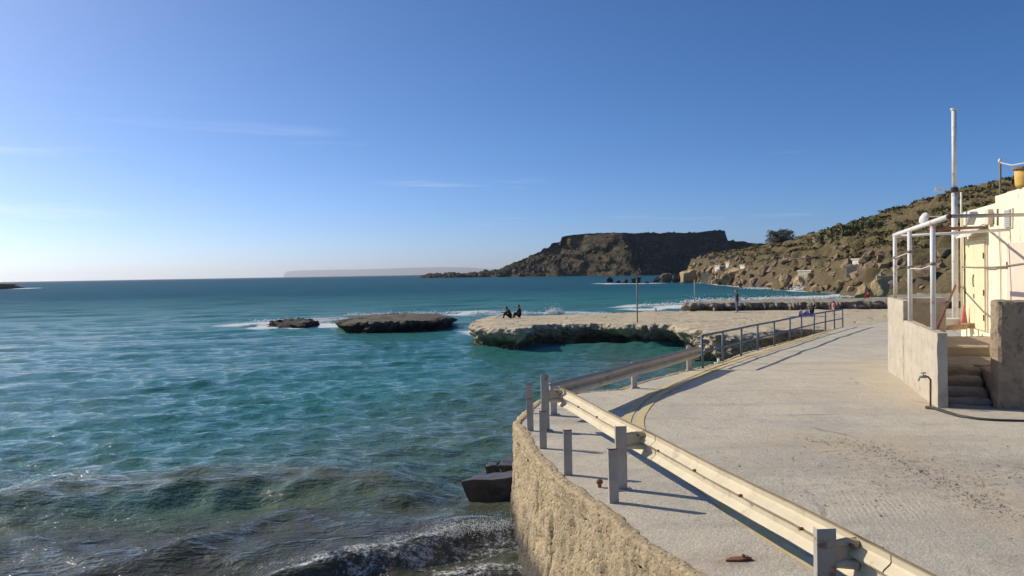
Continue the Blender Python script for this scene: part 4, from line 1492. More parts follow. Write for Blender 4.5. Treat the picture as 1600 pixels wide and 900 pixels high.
def guard_rail(name, A, B, side, beam_mat, label, posts, top_z, seams, holes):
    """A, B: xy ends of the beam; side: horizontal unit vector the humps point to; posts: list of (t, height_above_ground, offset)"""
    A, B = Vector((A[0], A[1], 0)), Vector((B[0], B[1], 0))
    dirn = (B - A).normalized()
    side = Vector((side[0], side[1], 0)).normalized()
    root = empty(name, (A.x, A.y, gz(A.x, A.y)))
    tag(root, label, 'guard rail')
    L = (B - A).length
    cuts = [0.0] + list(seams) + [1.0]
    for k in range(len(cuts) - 1):
        t0, t1 = cuts[k], cuts[k + 1]
        if k:
            t0 -= 0.16 / L
        mb = MB()
        pts = []
        for q_ in np.linspace(t0, t1, 40):
            p = A.lerp(B, q_)
            wob = 0.006 * math.sin(q_ * L * 1.7 + k)
            pts.append(Vector((p.x, p.y, gz(p.x, p.y) + top_z - 0.155 + wob)) + side * (0.007 * k + 0.006 * math.sin(q_ * L * 1.1) + 0.005 * float(perlin(q_ * L * 2.3, 3.3 + k))))
        mb.sweep(pts, WPROF, side)
        bo = unloc(mb.build('beam', beam_mat, root, smooth=False))
        for p_ in bo.data.polygons:
            p_.use_smooth = False
        nb = MB()
        for h_ in np.arange(t0 * L + 0.4, t1 * L - 0.2, holes):
            p = A + dirn * h_
            z = gz(p.x, p.y) + top_z - 0.155
            for sgn in (1, -1):
                bolt_on(nb, Vector((p.x, p.y, z)) + side * (0.005 if sgn > 0 else -0.001), side * sgn, 0.013, 0.012)
        if nb.v:
            unloc(nb.build('bolts', MAT['rust'], root))
    for (t_, hgt, off_, rz) in posts:
        p = A.lerp(B, t_) - side * off_
        z0 = gz(p.x, p.y) + 0.03
        mb = MB()
        channel(mb, p.x, p.y, 0.13, 0.06, 0.008, z0 - 0.15, z0 + hgt, rz)
        po = unloc(mb.build('post', MAT['galv'], root, bevel=0.002))
        bp = MB()
        bp.box(p.x - 0.09, p.x + 0.11, p.y - 0.05, p.y + 0.11, z0 - 0.01, z0 + 0.014)
        for dx_ in (-0.06, 0.08):
            bp.tube([(p.x + dx_, p.y - 0.03, z0 + 0.012), (p.x + dx_, p.y - 0.03, z0 + 0.04)], 0.014, 6)
        unloc(bp.build('base_plate', MAT['galv'], root, bevel=0.003))
        # two-lobed spacer between post and beam
        zc = gz(p.x, p.y) + top_z - 0.155
        cpt = p + side * 0.06 + Vector((0, 0.03, zc))
        br = MB()
        for zl in (0.072, -0.072):
            pts_, seg_ = [], 8
            a_ = cpt + Vector((0, 0, zl))
            br.tube([a_ + dirn * 0.02, a_ + side * (off_ * 0.5) + dirn * 0.035 + Vector((0, 0, 0.012)), a_ + side * (off_ + 0.0) + dirn * 0.06], [0.022, 0.028, 0.032], 9)
        br.add([cpt + dirn * 0.015 + Vector((0, 0, -0.09)), cpt + side * off_ + dirn * 0.03 + Vector((0, 0, -0.11)), cpt + side * off_ + dirn * 0.03 + Vector((0, 0, 0.11)), cpt + dirn * 0.015 + Vector((0, 0, 0.09)),
                cpt + dirn * 0.022 + Vector((0, 0, -0.09)), cpt + side * off_ + dirn * 0.037 + Vector((0, 0, -0.11)), cpt + side * off_ + dirn * 0.037 + Vector((0, 0, 0.11)), cpt + dirn * 0.022 + Vector((0, 0, 0.09))],
               [(0, 1, 2, 3), (7, 6, 5, 4), (0, 4, 5, 1), (1, 5, 6, 2), (2, 6, 7, 3), (3, 7, 4, 0)])
        unloc(br.build('bracket', beam_mat, root, smooth=False))
        nb = MB()
        bolt_on(nb, cpt + side * (off_ * 0.55) + dirn * 0.075 + Vector((0, 0, 0.072)), dirn, 0.014, 0.018)
        unloc(nb.build('bracket_bolt', MAT['rust'], root))
    return root


PA, PB, PC = Vector((0.59, 12.95)), Vector((1.24, 9.12)), Vector((2.04, 5.2))     # the three posts in view
dr = (PC - PA).normalized()
side1 = Vector((-dr.y, dr.x))
if side1.x < 0:
    side1 = -side1
P1 = PA + side1 * 0.14 - dr * 0.12
END = PC + side1 * 0.14 + dr * 3.8
LR = (END - P1).length
tpos = [(q_ - P1).dot(dr) / LR for q_ in (PA, PB, PC)]
guard_rail('guard_rail', P1, END, side1, MAT['rail'], 'long cream sunlit crash barrier running from the bottom edge to the quay corner',
           [(tpos[0], 0.92, 0.22, 0.05), (tpos[1], 0.74, 0.22, 0.05), (tpos[2], 0.74, 0.14, 0.05)], 0.75, (tpos[1] + 0.03, tpos[2] + 0.03), 0.95)
Q1, Q2 = ground(867, 655).xy, ground(1088, 579).xy
dr2 = (Q2 - Q1).normalized()
side2 = Vector((dr2.y, -dr2.x))
guard_rail('guard_rail', Q1 - dr2 * 0.25, Q2 + dr2 * 0.2, side2, MAT['rail_dull'], 'shorter dull crash barrier along the quay edge joining the blue railing',
           [(0.05, 0.60, 0.12, 0.4), (0.50, 0.60, 0.12, 0.4), (0.955, 0.66, 0.12, 0.4)], 0.66, (0.52,), 1.9)

# short steel posts on the quay edge
sp_lab = ['short steel post nearest the viewer beside the barrier post', 'short steel post standing alone second nearest the viewer on the quay edge', 'short steel post just in front of the tall barrier end post',
          'short steel post at the quay corner left of the tall barrier end post', 'farthest short steel post half hidden behind another at the quay corner']
for k, (px, py, hh) in enumerate([(960, 790, 0.59), (888, 746, 0.565), (849, 704, 0.55), (829, 676, 0.53), (827, 648, 0.55)]):
    p = ground(px, py)
    root = empty('steel_post', (p.x, p.y, p.z + 0.03))
    tag(root, sp_lab[k], 'post', 'short steel posts along the quay edge')
    channel(MB(), 0, 0, 0.105, 0.055, 0.008, -0.1, hh - 0.012, 0.06).build('shaft', MAT['galv'], root, bevel=0.002)
    channel(MB(), 0, 0, 0.1055, 0.0555, 0.0085, hh - 0.0119, hh, 0.06).build('rusty_rim', MAT['rust'], root)
    root.rotation_euler = (random.uniform(-0.015, 0.015), random.uniform(-0.015, 0.015), random.uniform(-0.1, 0.1))

# rusty stub of a cut-off post, and a rusty stump with stain in front of the rail
p = ground(937, 765)
st_ = empty('cut_post_stub', (p.x, p.y, p.z + 0.03))
tag(st_, 'tiny round rusty stub on the quay left of the second barrier post', 'stub')
MB().tube([(0, 0, -0.03), (0, 0, 0.045)], 0.022, 8).build('stem', MAT['rust'], st_)
MB().ell((0, 0, 0.06), (0.042, 0.036, 0.036), 9, 6).build('head', MAT['rust'], st_, smooth=True)
p = ground(1152, 881)
st_ = empty('rusted_plate', (p.x, p.y, p.z + 0.03))
tag(st_, 'flat rusted scrap of metal with a red stain on the quay', 'scrap')
MB().prism([(-0.11, -0.03), (0.02, -0.05), (0.12, -0.02), (0.10, 0.04), (-0.05, 0.035)], 0.0, lambda x, y: 0.018 + 0.12 * max(0, x)).build('plate', MAT['rust'], st_, bevel=0.004)
MB().tube([(0.05, 0, 0.02), (0.055, 0.0, 0.05)], 0.014, 7).build('bolt', MAT['rust'], st_)

# ------------------------------------------------------------------ blue railing
RB = [(1098, 577), (1129.5, 566.6), (1158, 557.6), (1184, 549), (1210, 542), (1234, 534), (1253, 528.5), (1272, 523), (1290, 518), (1304, 515), (1317, 511.5)]
rb = [ground(*p) for p in RB]
rl = empty('railing', (rb[0].x, rb[0].y, rb[0].z))
tag(rl, 'slim blue metal railing with ten bays along the edge of the promenade', 'railing')
tops = []
for k, p in enumerate(rb):
    tp_ = Vector((p.x + random.uniform(-0.02, 0.02), p.y, p.z + 0.93))
    tops.append(tp_)
    unloc(MB().tube([(p.x, p.y, p.z - 0.05), tp_], 0.036, 8).build('post', MAT['blue_paint'], rl, smooth=True))
for nm, f_, r_ in (('top_rail', 1.0, 0.034), ('middle_rail', 0.50, 0.028)):
    pts = [rb[i].lerp(tops[i], f_) for i in range(len(rb))]
    unloc(MB().tube(pts, r_, 8).build(nm, MAT['blue_paint'], rl, smooth=True))
p = ground(1123, 569.5)
bs = empty('mooring_stub', (p.x, p.y, p.z + 0.03))
tag(bs, 'small pale stub on the quay edge by the second railing post', 'stub')
MB().tube([(0, 0, -0.02), (0, 0, 0.14)], [0.05, 0.04], 8).build('stem', MAT['white_pipe'], bs, smooth=True)
MB().box(-0.12, 0.12, -0.1, 0.1, -0.02, 0.03).build('base', MAT['pale_wall'], bs, bevel=0.01)

# ------------------------------------------------------------------ painted lines (structure)
YL = [(1300, 516.5), (1200, 547.5), (1125, 571), (1060, 597), (1010, 621), (985, 645), (976, 668), (990, 700)]
yl = [ground(*p).xy for p in YL] + [Vector((2.12, 9.6)), Vector((2.28, 7.6)), Vector((2.62, 5.6)), Vector((3.2, 3.0))]
yl = smooth_line(yl, 2)
for k, off_ in enumerate((0.0, 0.22)):
    Wd = 0.15
    pts = resample(yl, 0.3)
    vs, fs = [], []
    for i, p in enumerate(pts):
        t_ = (pts[min(i + 1, len(pts) - 1)] - pts[max(i - 1, 0)]).normalized()
        n_ = Vector((t_.y, -t_.x))
        if n_.x < 0 and n_.y > 0:
            n_ = -n_
        n_ = Vector((-t_.y, t_.x))
        for q_ in (off_ - Wd / 2, off_ + Wd / 2):
            c = p + n_ * q_
            vs.append((c.x, c.y, 0.0))
    V = np.array(vs)
    V[:, 2] = gz(V[:, 0], V[:, 1]) + 0.034 + 0.018 * fbm(V[:, 0] * 0.5, V[:, 1] * 0.5, oct=3) + 0.006
    fs = [(2 * i, 2 * i + 1, 2 * i + 3, 2 * i + 2) for i in range(len(pts) - 1)]
    me = bpy.data.meshes.new('road_marking')
    me.from_pydata([tuple(v) for v in V], [], fs)
    tag(obj('road_marking', me, MAT['yellow']), ('outer' if k == 0 else 'inner') + ' worn yellow painted line along the promenade edge', kind='structure')

# ------------------------------------------------------------------ terrace with steps
TF = Vector((0.311, 0.950)).normalized()
TP = Vector((7.78, 14.6))
tz = gz(TP.x, TP.y)
trot = math.atan2(TF.y, TF.x)
ter = empty('terrace', (TP.x, TP.y, 0.0), trot)       # local +x runs away along the parapet, local -y towards the house
tag(ter, 'raised house terrace with stepped pale parapet and stairs', 'terrace')


def rough_box(name, x0, x1, y0, y1, z0, z1, mat, parent, amp=0.015, step=0.12, top=None, freq=3.0):
    """a box whose faces are finely divided and uneven, as hand-laid render is"""
    def axis(a, b):
        return np.linspace(a, b, max(2, int((b - a) / step) + 1))
    bm = bmesh.new()
    X, Y, Z = axis(x0, x1), axis(y0, y1), axis(z0, z1)

    def sheet(fn, A, B):
        g = [[bm.verts.new(fn(a, b)) for b in B] for a in A]
        for i in range(len(A) - 1):
            for j in range(len(B) - 1):
                bm.faces.new((g[i][j], g[i + 1][j], g[i + 1][j + 1], g[i][j + 1]))
    sheet(lambda a, b: (a, y0, b), X, Z)
    sheet(lambda a, b: (a, y1, b), X, Z)
    sheet(lambda a, b: (x0, a, b), Y, Z)
    sheet(lambda a, b: (x1, a, b), Y, Z)
    sheet(lambda a, b: (a, b, z1), X, Y)
    sheet(lambda a, b: (a, b, z0), X, Y)
    bmesh.ops.remove_doubles(bm, verts=bm.verts, dist=1e-4)
    bmesh.ops.recalc_face_normals(bm, faces=bm.faces)
    co = np.array([v.co[:] for v in bm.verts])
    c = co.copy()
    for k in range(3):
        c[:, k] += amp * fbm(co[:, 0] * freq + 5 * k, co[:, 1] * freq, co[:, 2] * freq + 9 * k, 4, 0.6)
    # knock the sharp corners back
    lo, hi = np.array([x0, y0, z0]), np.array([x1, y1, z1])
    onf = (np.abs(co - lo) < 1e-4).astype(int) - (np.abs(co - hi) < 1e-4).astype(int)
    nface = np.abs(onf).sum(1)
    c += onf * (np.where(nface >= 2, 1.0, 0.0) * (amp * 0.7 + 0.008))[:, None]
    for v, p in zip(bm.verts, c):
        v.co = p
    for f in bm.faces:
        f.smooth = False
    me = bpy.data.meshes.new(name)
    bm.to_mesh(me)
    bm.free()
    return obj(name, me, mat, parent)


TH = 0.20
rough_box('parapet', 0.0, 4.02, -TH, 0.0, tz - 0.15, 1.18, MAT['pale_wall'], ter, 0.012)
rough_box('parapet', 4.025, 6.63, -TH, 0.0, tz - 0.3, 1.62, MAT['pale_wall'], ter, 0.012)
rough_box('parapet', 6.35, 6.63, -1.35, -TH - 0.003, tz - 0.3, 1.60, MAT['pale_wall'], ter, 0.012)
for k in range(4):
    rough_box('step', 0.30 + 0.29 * k, 1.6, -0.97, -TH - 0.004, tz - 0.1 + 0.002 * k, tz + 0.165 * (k + 1), MAT['step_stone'], ter, 0.024, 0.06)
rough_box('step', 0.02, 0.34, -0.95, -TH - 0.006, tz - 0.1, tz + 0.07, MAT['step_stone'], ter, 0.015, 0.08)
rough_box('landing', 1.605, 3.25, -2.46, -TH - 0.004, tz - 0.1, 0.43, MAT['step_stone'], ter, 0.01)
rough_box('floor', 3.255, 6.34, -2.46, -TH - 0.004, tz - 0.3, 0.62, MAT['floor_slab'], ter, 0.012)
rough_box('stair_wall', 0.0, 0.55, -4.2, -0.975, tz - 0.1, 1.75, MAT['rubble'], ter, 0.020, 0.07, freq=5.0)
rough_box('stair_wall', 0.56, 1.60, -2.46, -1.0, tz - 0.1, 0.40, MAT['rubble'], ter, 0.02, 0.08)

# standpipe with a tap and the hose on the ground
p = ground(1454, 640)
tapo = empty('standpipe', (p.x, p.y, p.z + 0.03))
tag(tapo, 'rusty standpipe with a grey tap against the terrace wall', 'tap')
MB().tube([(0, 0, -0.05), (0.0, 0, 0.28), (0.01, 0.01, 0.52), (-0.03, 0.02, 0.57), (-0.09, 0.02, 0.58)], 0.018, 8).build('pipe', MAT['rust'], tapo, smooth=True)
tb = MB().tube([(-0.07, 0.02, 0.58), (-0.19, 0.02, 0.575)], [0.032, 0.024], 8)
tb.tube([(-0.18, 0.02, 0.58), (-0.21, 0.02, 0.50)], 0.018, 8)
tb.tube([(-0.12, 0.02, 0.58), (-0.12, 0.02, 0.64)], 0.012, 6)
tb.tube([(-0.17, 0.02, 0.645), (-0.07, 0.02, 0.645)], 0.012, 6)
tb.build('tap', MAT['galv'], tapo, smooth=True)
hpts = [ground(*q_) for q_ in ((1447, 641), (1462, 643), (1480, 649), (1500, 655.5), (1530, 660), (1560, 662), (1600, 663), (1650, 662))]
hp2 = [Vector((a.x, a.y, a.z + 0.055)) for a in hpts]
ho = MB().tube(hp2, [0.030, 0.030, 0.030, 0.028, 0.026, 0.024, 0.022, 0.022], 8).build('hose', MAT['dark'], None, smooth=True)
tag(ho, 'dark hose lying on the ground from the standpipe past the steps', 'hose')

# ------------------------------------------------------------------ house
HC0 = Vector((13.6, 24.1))
HE = Vector((-1.8, -5.6)).normalized()
hrot = math.atan2(HE.y, HE.x)
house = empty('house', (HC0.x, HC0.y, 0.0), hrot)     # local +x towards the viewer along the front, local +y into the house
tag(house, 'cream plastered beach house with yellow double door on the terrace', 'house')
HN = Vector((-HE.y, HE.x))


def hs(px, py):
    """(along, z) on the house front for a photo pixel"""
    d = ray(px, py)
    n = HN
    t = (HC0 - CAM.xy).dot(n) / (d.x * n.x + d.y * n.y)
    P = CAM + d * t
    return (P.xy - HC0).dot(HE), P.z


RZ = 4.05
hw = MB().box(-0.1, 9.5, 0.0, 6.0, tz - 0.3, RZ)
rough_box('wall', -0.1, 3.9, 0.0, 6.0, tz - 0.3, RZ - 0.05, MAT['cream_wall'], house, 0.010, 0.3)
rough_box('wall', 3.905, 11.0, -0.03, 6.0, tz - 0.3, RZ + 0.12, MAT['cream_wall'], house, 0.010, 0.3)
a0, zt_ = hs(1513.5, 377)
a1, _ = hs(1543, 377)
zb = 0.62
MB().box(a0 - 0.06, a1 + 0.06, -0.045, 0.02, zb, zt_ + 0.06).build('door_frame', MAT['cream_wall'], house, bevel=0.006)
am = (a0 + a1) / 2
for (b0, b1) in ((a0, am - 0.006), (am + 0.006, a1)):
    dl = MB().box(b0, b1, -0.085, -0.047, zb + 0.02, zt_).build('door_leaf', MAT['door_yellow'], house, bevel=0.008)
    hg = b0 + 0.02 if b0 == a0 else b1 - 0.02
    for zz_ in (0.15, 0.42, 0.82):
        z_ = zb + (zt_ - zb) * zz_
        MB().tube([(hg, -0.098, z_ - 0.08), (hg, -0.098, z_ + 0.08)], 0.016, 6).build('hinge', MAT['rust'], dl)
    if b0 == a0:
        arcp = [(am - 0.12 + 0.10 * (1 - math.sin(t_)), -0.10, zb + 1.35 + 0.17 * math.cos(t_)) for t_ in np.linspace(0.2, math.pi - 0.2, 9)]
        MB().tube(arcp, 0.014, 6).build('handle', MAT['rust'], dl)
        MB().box(am - 0.10, am - 0.02, -0.105, -0.084, zb + 0.86, zb + 0.98).build('lock', MAT['brown_pipe'], dl, bevel=0.004)
# sloping canopy over the door
MB().add([(a0 - 0.12, -0.02, zt_ + 0.42), (a1 + 0.12, -0.02, zt_ + 0.42), (a1 + 0.06, -0.42, zt_ + 0.12), (a0 - 0.06, -0.42, zt_ + 0.12),
          (a0 - 0.12, -0.02, zt_ + 0.36), (a1 + 0.12, -0.02, zt_ + 0.36), (a1 + 0.06, -0.42, zt_ + 0.07), (a0 - 0.06, -0.42, zt_ + 0.07)],
         [(0, 1, 2, 3), (7, 6, 5, 4), (0, 3, 7, 4), (1, 5, 6, 2), (3, 2, 6, 7), (0, 4, 5, 1)]).build('door_canopy', MAT['hut_white'], house, bevel=0.008)
# louvre window, meter box, pipes, flood lamp
w0, wz1 = hs(1575, 327)
w1, wz0 = hs(1586, 356)
win = MB().box(w0, w1, -0.07, -0.032, wz0, wz1).build('window', MAT['cream_wall'], house, bevel=0.006)
for k in range(9):
    z_ = wz0 + 0.05 + (wz1 - wz0 - 0.1) * k / 8
    MB().box(w0 + 0.05, w1 - 0.05, -0.10, -0.072, z_ - 0.02, z_ + 0.02).build('slat', MAT['grey_shutter'], win)
b0, bz1 = hs(1546, 328)
b1, bz0 = hs(1552, 350)
MB().box(b0, b1, -0.12, -0.004, bz0, bz1).build('meter_box', MAT['door_pink'], house, bevel=0.01)
for (pxa, y0_, y1_) in ((1505, 300, 508), (1556, 332, 350), (1562, 326, 352), (1510, 352, 505)):
    s_, z1_ = hs(pxa, y0_)
    s2_, z0_ = hs(pxa + 2, y1_)
    MB().tube([(s_, -0.05, max(z0_, 0.6)), (s_, -0.05, z1_)], 0.032 if pxa == 1505 else 0.02, 8).build('pipe', MAT['cream_wall'] if pxa == 1505 else MAT['brown_pipe'], house, smooth=True)
c_pts = []
for (x_, y_) in ((1509, 417), (1530, 418), (1560, 417.5), (1575, 416.5), (1600, 412.5), (1640, 408)):
    s_, z_ = hs(x_, y_)
    c_pts.append((s_, -0.085, z_))
MB().tube(c_pts, 0.022, 8).build('conduit', MAT['brown_pipe'], house, smooth=True)
s_, z1_ = hs(1565, 357)
s2_, z0_ = hs(1570, 500)
MB().tube([(s_, -0.06, z1_), (s_ + 0.12, -0.06, z1_ - 0.9), (s_ + 0.14, -0.06, 0.5)], 0.016, 6).build('cable', MAT['door_pink'], house)
g0, gz1 = hs(1578, 380)
g1, gz0 = hs(1602, 500)
MB().box(g0, g1 + 0.3, -0.075, -0.033, 0.45, gz1).build('side_door', MAT['door_pink'], house, bevel=0.008)
MB().box(g0 + 0.06, g0 + 0.10, -0.10, -0.076, gz1 - 0.62, gz1 - 0.45).build('latch', MAT['rust'], house)
# plinth and pink cone, white block, logs at the corner
f0, fz = hs(1540, 338)
lamp = empty('flood_lamp', (0, 0, 0))
pA = HC0 + HE * f0
lamp.location = (pA.x, pA.y, fz)
lamp.rotation_euler = (0, 0, hrot)
tag(lamp, 'slanting grey flood lamp bracket high on the house wall', 'lamp')
MB().tube([(0.1, 0.02, -0.02), (0.1, -0.35, -0.02)], 0.02, 6).build('arm', MAT['grey_shutter'], lamp)
MB().add([(-0.28, -0.42, -0.16), (-0.28, -0.22, -0.16), (0.16, -0.22, 0.14), (0.16, -0.42, 0.14), (-0.24, -0.42, -0.22), (-0.24, -0.22, -0.22), (0.22, -0.22, 0.07), (0.22, -0.42, 0.07)],
         [(0, 1, 2, 3), (7, 6, 5, 4), (0, 3, 7, 4), (1, 5, 6, 2), (0, 4, 5, 1), (3, 2, 6, 7)]).build('housing', MAT['grey_shutter'], lamp, bevel=0.015)


def on_terrace(px, py, z=0.62):
    return on_z(px, py, z)


p = on_terrace(1506.5, 511, 0.63)
cn = empty('traffic_cone', p)
tag(cn, 'slim faded red cone standing at the house corner', 'cone')
MB().tube([(0, 0, 0.03), (0, 0, 0.62)], [0.10, 0.025], 10).build('body', MAT['cone_red'], cn, smooth=True)
MB().box(-0.14, 0.14, -0.14, 0.14, 0.0, 0.035).build('base', MAT['cone_red'], cn, bevel=0.01)
p = on_terrace(1484, 510, 0.63)
wb = rough_box('block', -0.26, 0.26, -0.16, 0.16, 0.0, 0.24, MAT['hut_white'], None, 0.01, 0.08)
wb.location = p
wb.rotation_euler = (0, 0, -0.3)
tag(wb, 'white stone block on the terrace left of the red cone', 'block')
for k, (px, py, ln, an, lb) in enumerate(((1521, 514, 0.30, -0.3, 'short weathered log below the yellow door'), (1493, 516, 0.34, 0.25, 'weathered plank end in front of the white block'))):
    p = on_terrace(px, py, 0.62)
    v_ = Vector((math.cos(an), math.sin(an), 0)) * ln
    lg = MB().tube([p - v_ + Vector((0, 0, 0.085)), p - v_ * 0.3 + Vector((0, 0, 0.088)), p + v_ + Vector((0, 0, 0.08))], [0.075, 0.082, 0.07], 9).build('log', MAT['log'], None, smooth=True)
    tag(lg, lb, 'log')

# barrel and mast on the roof
pB = at(1602, 296, 18.3)
br_ = empty('barrel', (pB.x, pB.y, RZ + 0.13))
tag(br_, 'orange-yellow barrel standing on the house roof at the right edge', 'barrel')
MB().tube([(0, 0, 0), (0, 0, 0.06), (0, 0, 0.2), (0, 0, 0.40)], [0.19, 0.205, 0.215, 0.22], 16).build('body', MAT['barrel'], br_, smooth=True)
MB().tube([(0, 0, 0.40), (0, 0, 0.45)], [0.27, 0.275], 16).build('rim', MAT['brown_pipe'], br_)
s_, z_ = hs(1549, 256)
pM = HC0 + HE * s_ + HN * 0.2
zM = z_ + 0.08
ms = empty('roof_mast', (pM.x, pM.y, RZ - 0.06))
tag(ms, 'thin rusty mast on the house roof with a wire to the barrel', 'mast')
MB().tube([(0, 0, -0.02), (0, 0, zM - RZ)], 0.03, 8).build('tube', MAT['brown_pipe'], ms, smooth=True)
MB().ell((0, 0, zM - RZ + 0.05), (0.05, 0.05, 0.06), 8, 6).build('insulator', MAT['white_pipe'], ms, smooth=True)
wv_ = Vector((pB.x - pM.x, pB.y - pM.y, RZ + 0.68 - (RZ - 0.06)))
MB().tube([(0, 0, zM - RZ), wv_ * 0.5 + Vector((0, 0, (zM - RZ) * 0.5 - 0.06)), wv_], 0.012, 5).build('wire', MAT['door_pink'], ms)

# ------------------------------------------------------------------ pergola frame of white pipes


def ter_w(s_, w_, z):
    q_ = TP + TF * s_ + Vector((TF.y, -TF.x)) * w_
    return Vector((q_.x, q_.y, z))


def ter_s(px):
    u_ = (px - 800) / FPX
    # along the parapet axis (w = 0.1)
    best = min(np.arange(-2, 7, 0.01), key=lambda s__: abs((ter_w(s__, 0.1, 0).x / ter_w(s__, 0.1, 0).y) - u_))
    return float(best)


PZ = 3.22
perg = empty('pergola', ter_w(0, 0.1, 1.18))
tag(perg, 'open frame of white pipes standing on the terrace parapet', 'pergola')


def perg_tube(nm, pts, r_, mt):
    return unloc(MB().tube(pts, r_, 10).build(nm, MAT[mt], perg, smooth=True))


sA_, sB_, sC_ = ter_s(1399), ter_s(1422), ter_s(1458)
for s_, zb_ in ((sA_, 1.60), (sB_, 1.60 if sB_ > 4.03 else 1.16), (sC_, 1.16)):
    perg_tube('post', [ter_w(s_, 0.1, zb_), ter_w(s_, 0.1, PZ - 0.04)], 0.048, 'white_pipe')
perg_tube('top_pipe', [ter_w(sA_ + 0.08, 0.1, PZ - 0.02), ter_w(ter_s(1483), 0.1, PZ + 0.04)], 0.050, 'white_pipe')
perg_tube('pipe_end', [ter_w(ter_s(1483) - 0.001, 0.1, PZ + 0.04), ter_w(ter_s(1483) - 0.05, 0.1, PZ + 0.042)], 0.045, 'rust')


def house_pt(px, py, off_=0.0):
    s_, z_ = hs(px, py)
    q_ = HC0 + HE * s_ - HN * 0.0 + HN * off_
    return Vector((q_.x, q_.y, z_))


perg_tube('cross_pipe', [ter_w(ter_s(1480), 0.1, PZ + 0.06), house_pt(1640, 335, -0.02)], 0.034, 'galv')
perg_tube('cross_pipe', [ter_w(sC_ + 0.3, 0.1, PZ - 0.1), house_pt(1541, 355, -0.05)], 0.034, 'rust')
perg_tube('cross_pipe', [ter_w(sA_ - 0.05, 0.1, PZ - 0.06), ter_w(sA_ - 0.3, 2.6, PZ + 0.02)], 0.034, 'white_pipe')
perg_tube('line', [ter_w(sA_, 0.1, 2.62), ter_w(sB_, 0.1, 2.72)], 0.010, 'white_pipe')
perg_tube('line', [ter_w(sB_, 0.1, 2.36), ter_w((sB_ + sC_) / 2, 0.1, 2.34), ter_w(sC_, 0.1, 2.42)], 0.010, 'white_pipe')
for s_, z_ in ((sB_, 2.38), (sC_, 2.44), (sA_, 2.63), (sB_, 2.73)):
    perg_tube('clip', [ter_w(s_, 0.1, z_ - 0.03), ter_w(s_, 0.1, z_ + 0.03)], 0.054, 'brown_pipe')
p0 = on_z(1462, 480, 0.72)
p0 = ter_w(sC_ + 1.2, 0.35, 1.05)
perg_tube('brace', [p0, house_pt(1503, 443, -0.15)], 0.030, 'rust')

# tall white pole by the house corner
pp = at(1495, 509, 23.6)
pz0 = 0.55
ptop = at(1488, 172, 23.6)
mast = empty('flagpole', (pp.x, pp.y, pz0))
tag(mast, 'tall white pole rising above the house corner', 'pole')
px_ = ptop.x - pp.x
MB().tube([(0, 0, -0.1), (0, 0, 4.0)], 0.085, 12).build('lower_shaft', MAT['white_pipe'], mast, smooth=True)
MB().tube([(0, 0, 3.9), (0, 0, ptop.z - pz0)], 0.066, 12).build('upper_shaft', MAT['white_pipe'], mast, smooth=True)
MB().tube([(0, 0, ptop.z - pz0), (0, 0, ptop.z - pz0 + 0.05)], 0.095, 12).build('cap', MAT['white_pipe'], mast)
MB().tube([(0, 0, 4.02), (0, 0, 4.16)], 0.105, 12).build('clamp', MAT['dark'], mast)
mast.location.x = at(1492, 400, 23.6).x
mast.location.y = 23.6
an = empty('antenna', (mast.location.x, mast.location.y, pz0 + 4.1))
tag(an, 'small white aerial on a thin arm clamped to the tall pole', 'antenna')
MB().tube([(-0.08, 0, 0), (-0.56, 0, 0.02)], 0.012, 6).build('arm', MAT['white_pipe'], an)
ab = MB()
for dz_, ln in ((0.05, 0.15), (-0.03, 0.18)):
    ab.tube([(-0.42 - ln, 0, dz_), (-0.36, 0, dz_ + 0.015)], 0.018, 6)
ab.build('elements', MAT['white_pipe'], an)
ds = empty('dish', at(1441, 340, 23.4))
tag(ds, 'small tilted white dish on a thin arm beside the tall pole', 'dish')
dm = MB()
nu_, nv_ = 16, 6
vs, fs = [], []
for layer, th_ in ((0, 0.0), (1, 0.05)):
    for j in range(nv_ + 1):
        r_ = j / nv_
        for i in range(nu_):
            a_ = 2 * math.pi * i / nu_
            vs.append((0.05 - 0.07 * (1 - r_ * r_) + th_ * (1 - 0.4 * r_), 0.16 * r_ * math.cos(a_), 0.19 * r_ * math.sin(a_)))
    o_ = layer * (nv_ + 1) * nu_
    for j in range(nv_):
        for i in range(nu_):
            fs.append((o_ + j * nu_ + i, o_ + j * nu_ + (i + 1) % nu_, o_ + (j + 1) * nu_ + (i + 1) % nu_, o_ + (j + 1) * nu_ + i))
for i in range(nu_):
    a, b = nv_ * nu_ + i, nv_ * nu_ + (i + 1) % nu_
    fs.append((a, b, b + (nv_ + 1) * nu_, a + (nv_ + 1) * nu_))
dobj = dm.add(vs, fs).build('reflector', MAT['white_pipe'], ds, smooth=True)
dobj.rotation_euler = (0, 0.4, 0.30)
dv = mast.location - ds.location
MB().tube([(0.1, 0, 0.02), (dv.x - 0.06, dv.y, 0.05)], 0.014, 6).build('arm', MAT['white_pipe'], ds)

# ------------------------------------------------------------------ thin poles and stubs on the shelves
for k, (px, base, top, lb) in enumerate(((996, 503, 437, 'thin dark pole standing on the near edge of the flat shelf'),)):
    p = ground(px, base)
    q_ = at(px, top, p.y)
    root = empty('pole', p)
    tag(root, lb, 'pole')
    MB().tube([(0, 0, -0.15), (0, 0, q_.z - p.z)], 0.045, 8).build('shaft', MAT['brown_pipe'], root, smooth=True)
    MB().tube([(0, 0, q_.z - p.z), (0, 0, q_.z - p.z + 0.05)], 0.06, 8).build('cap', MAT['brown_pipe'], root)
p = on_z(1085.5, 471.5, S2Z)
q_ = at(1085, 436, p.y)
root = empty('pole', (p.x, p.y, S2Z - 0.1))
tag(root, 'thin pale pole at the left end of the raised ledge', 'pole')
MB().tube([(0, 0, -0.1), (0, 0, q_.z - S2Z)], 0.04, 8).build('shaft', MAT['grey_shutter'], root, smooth=True)
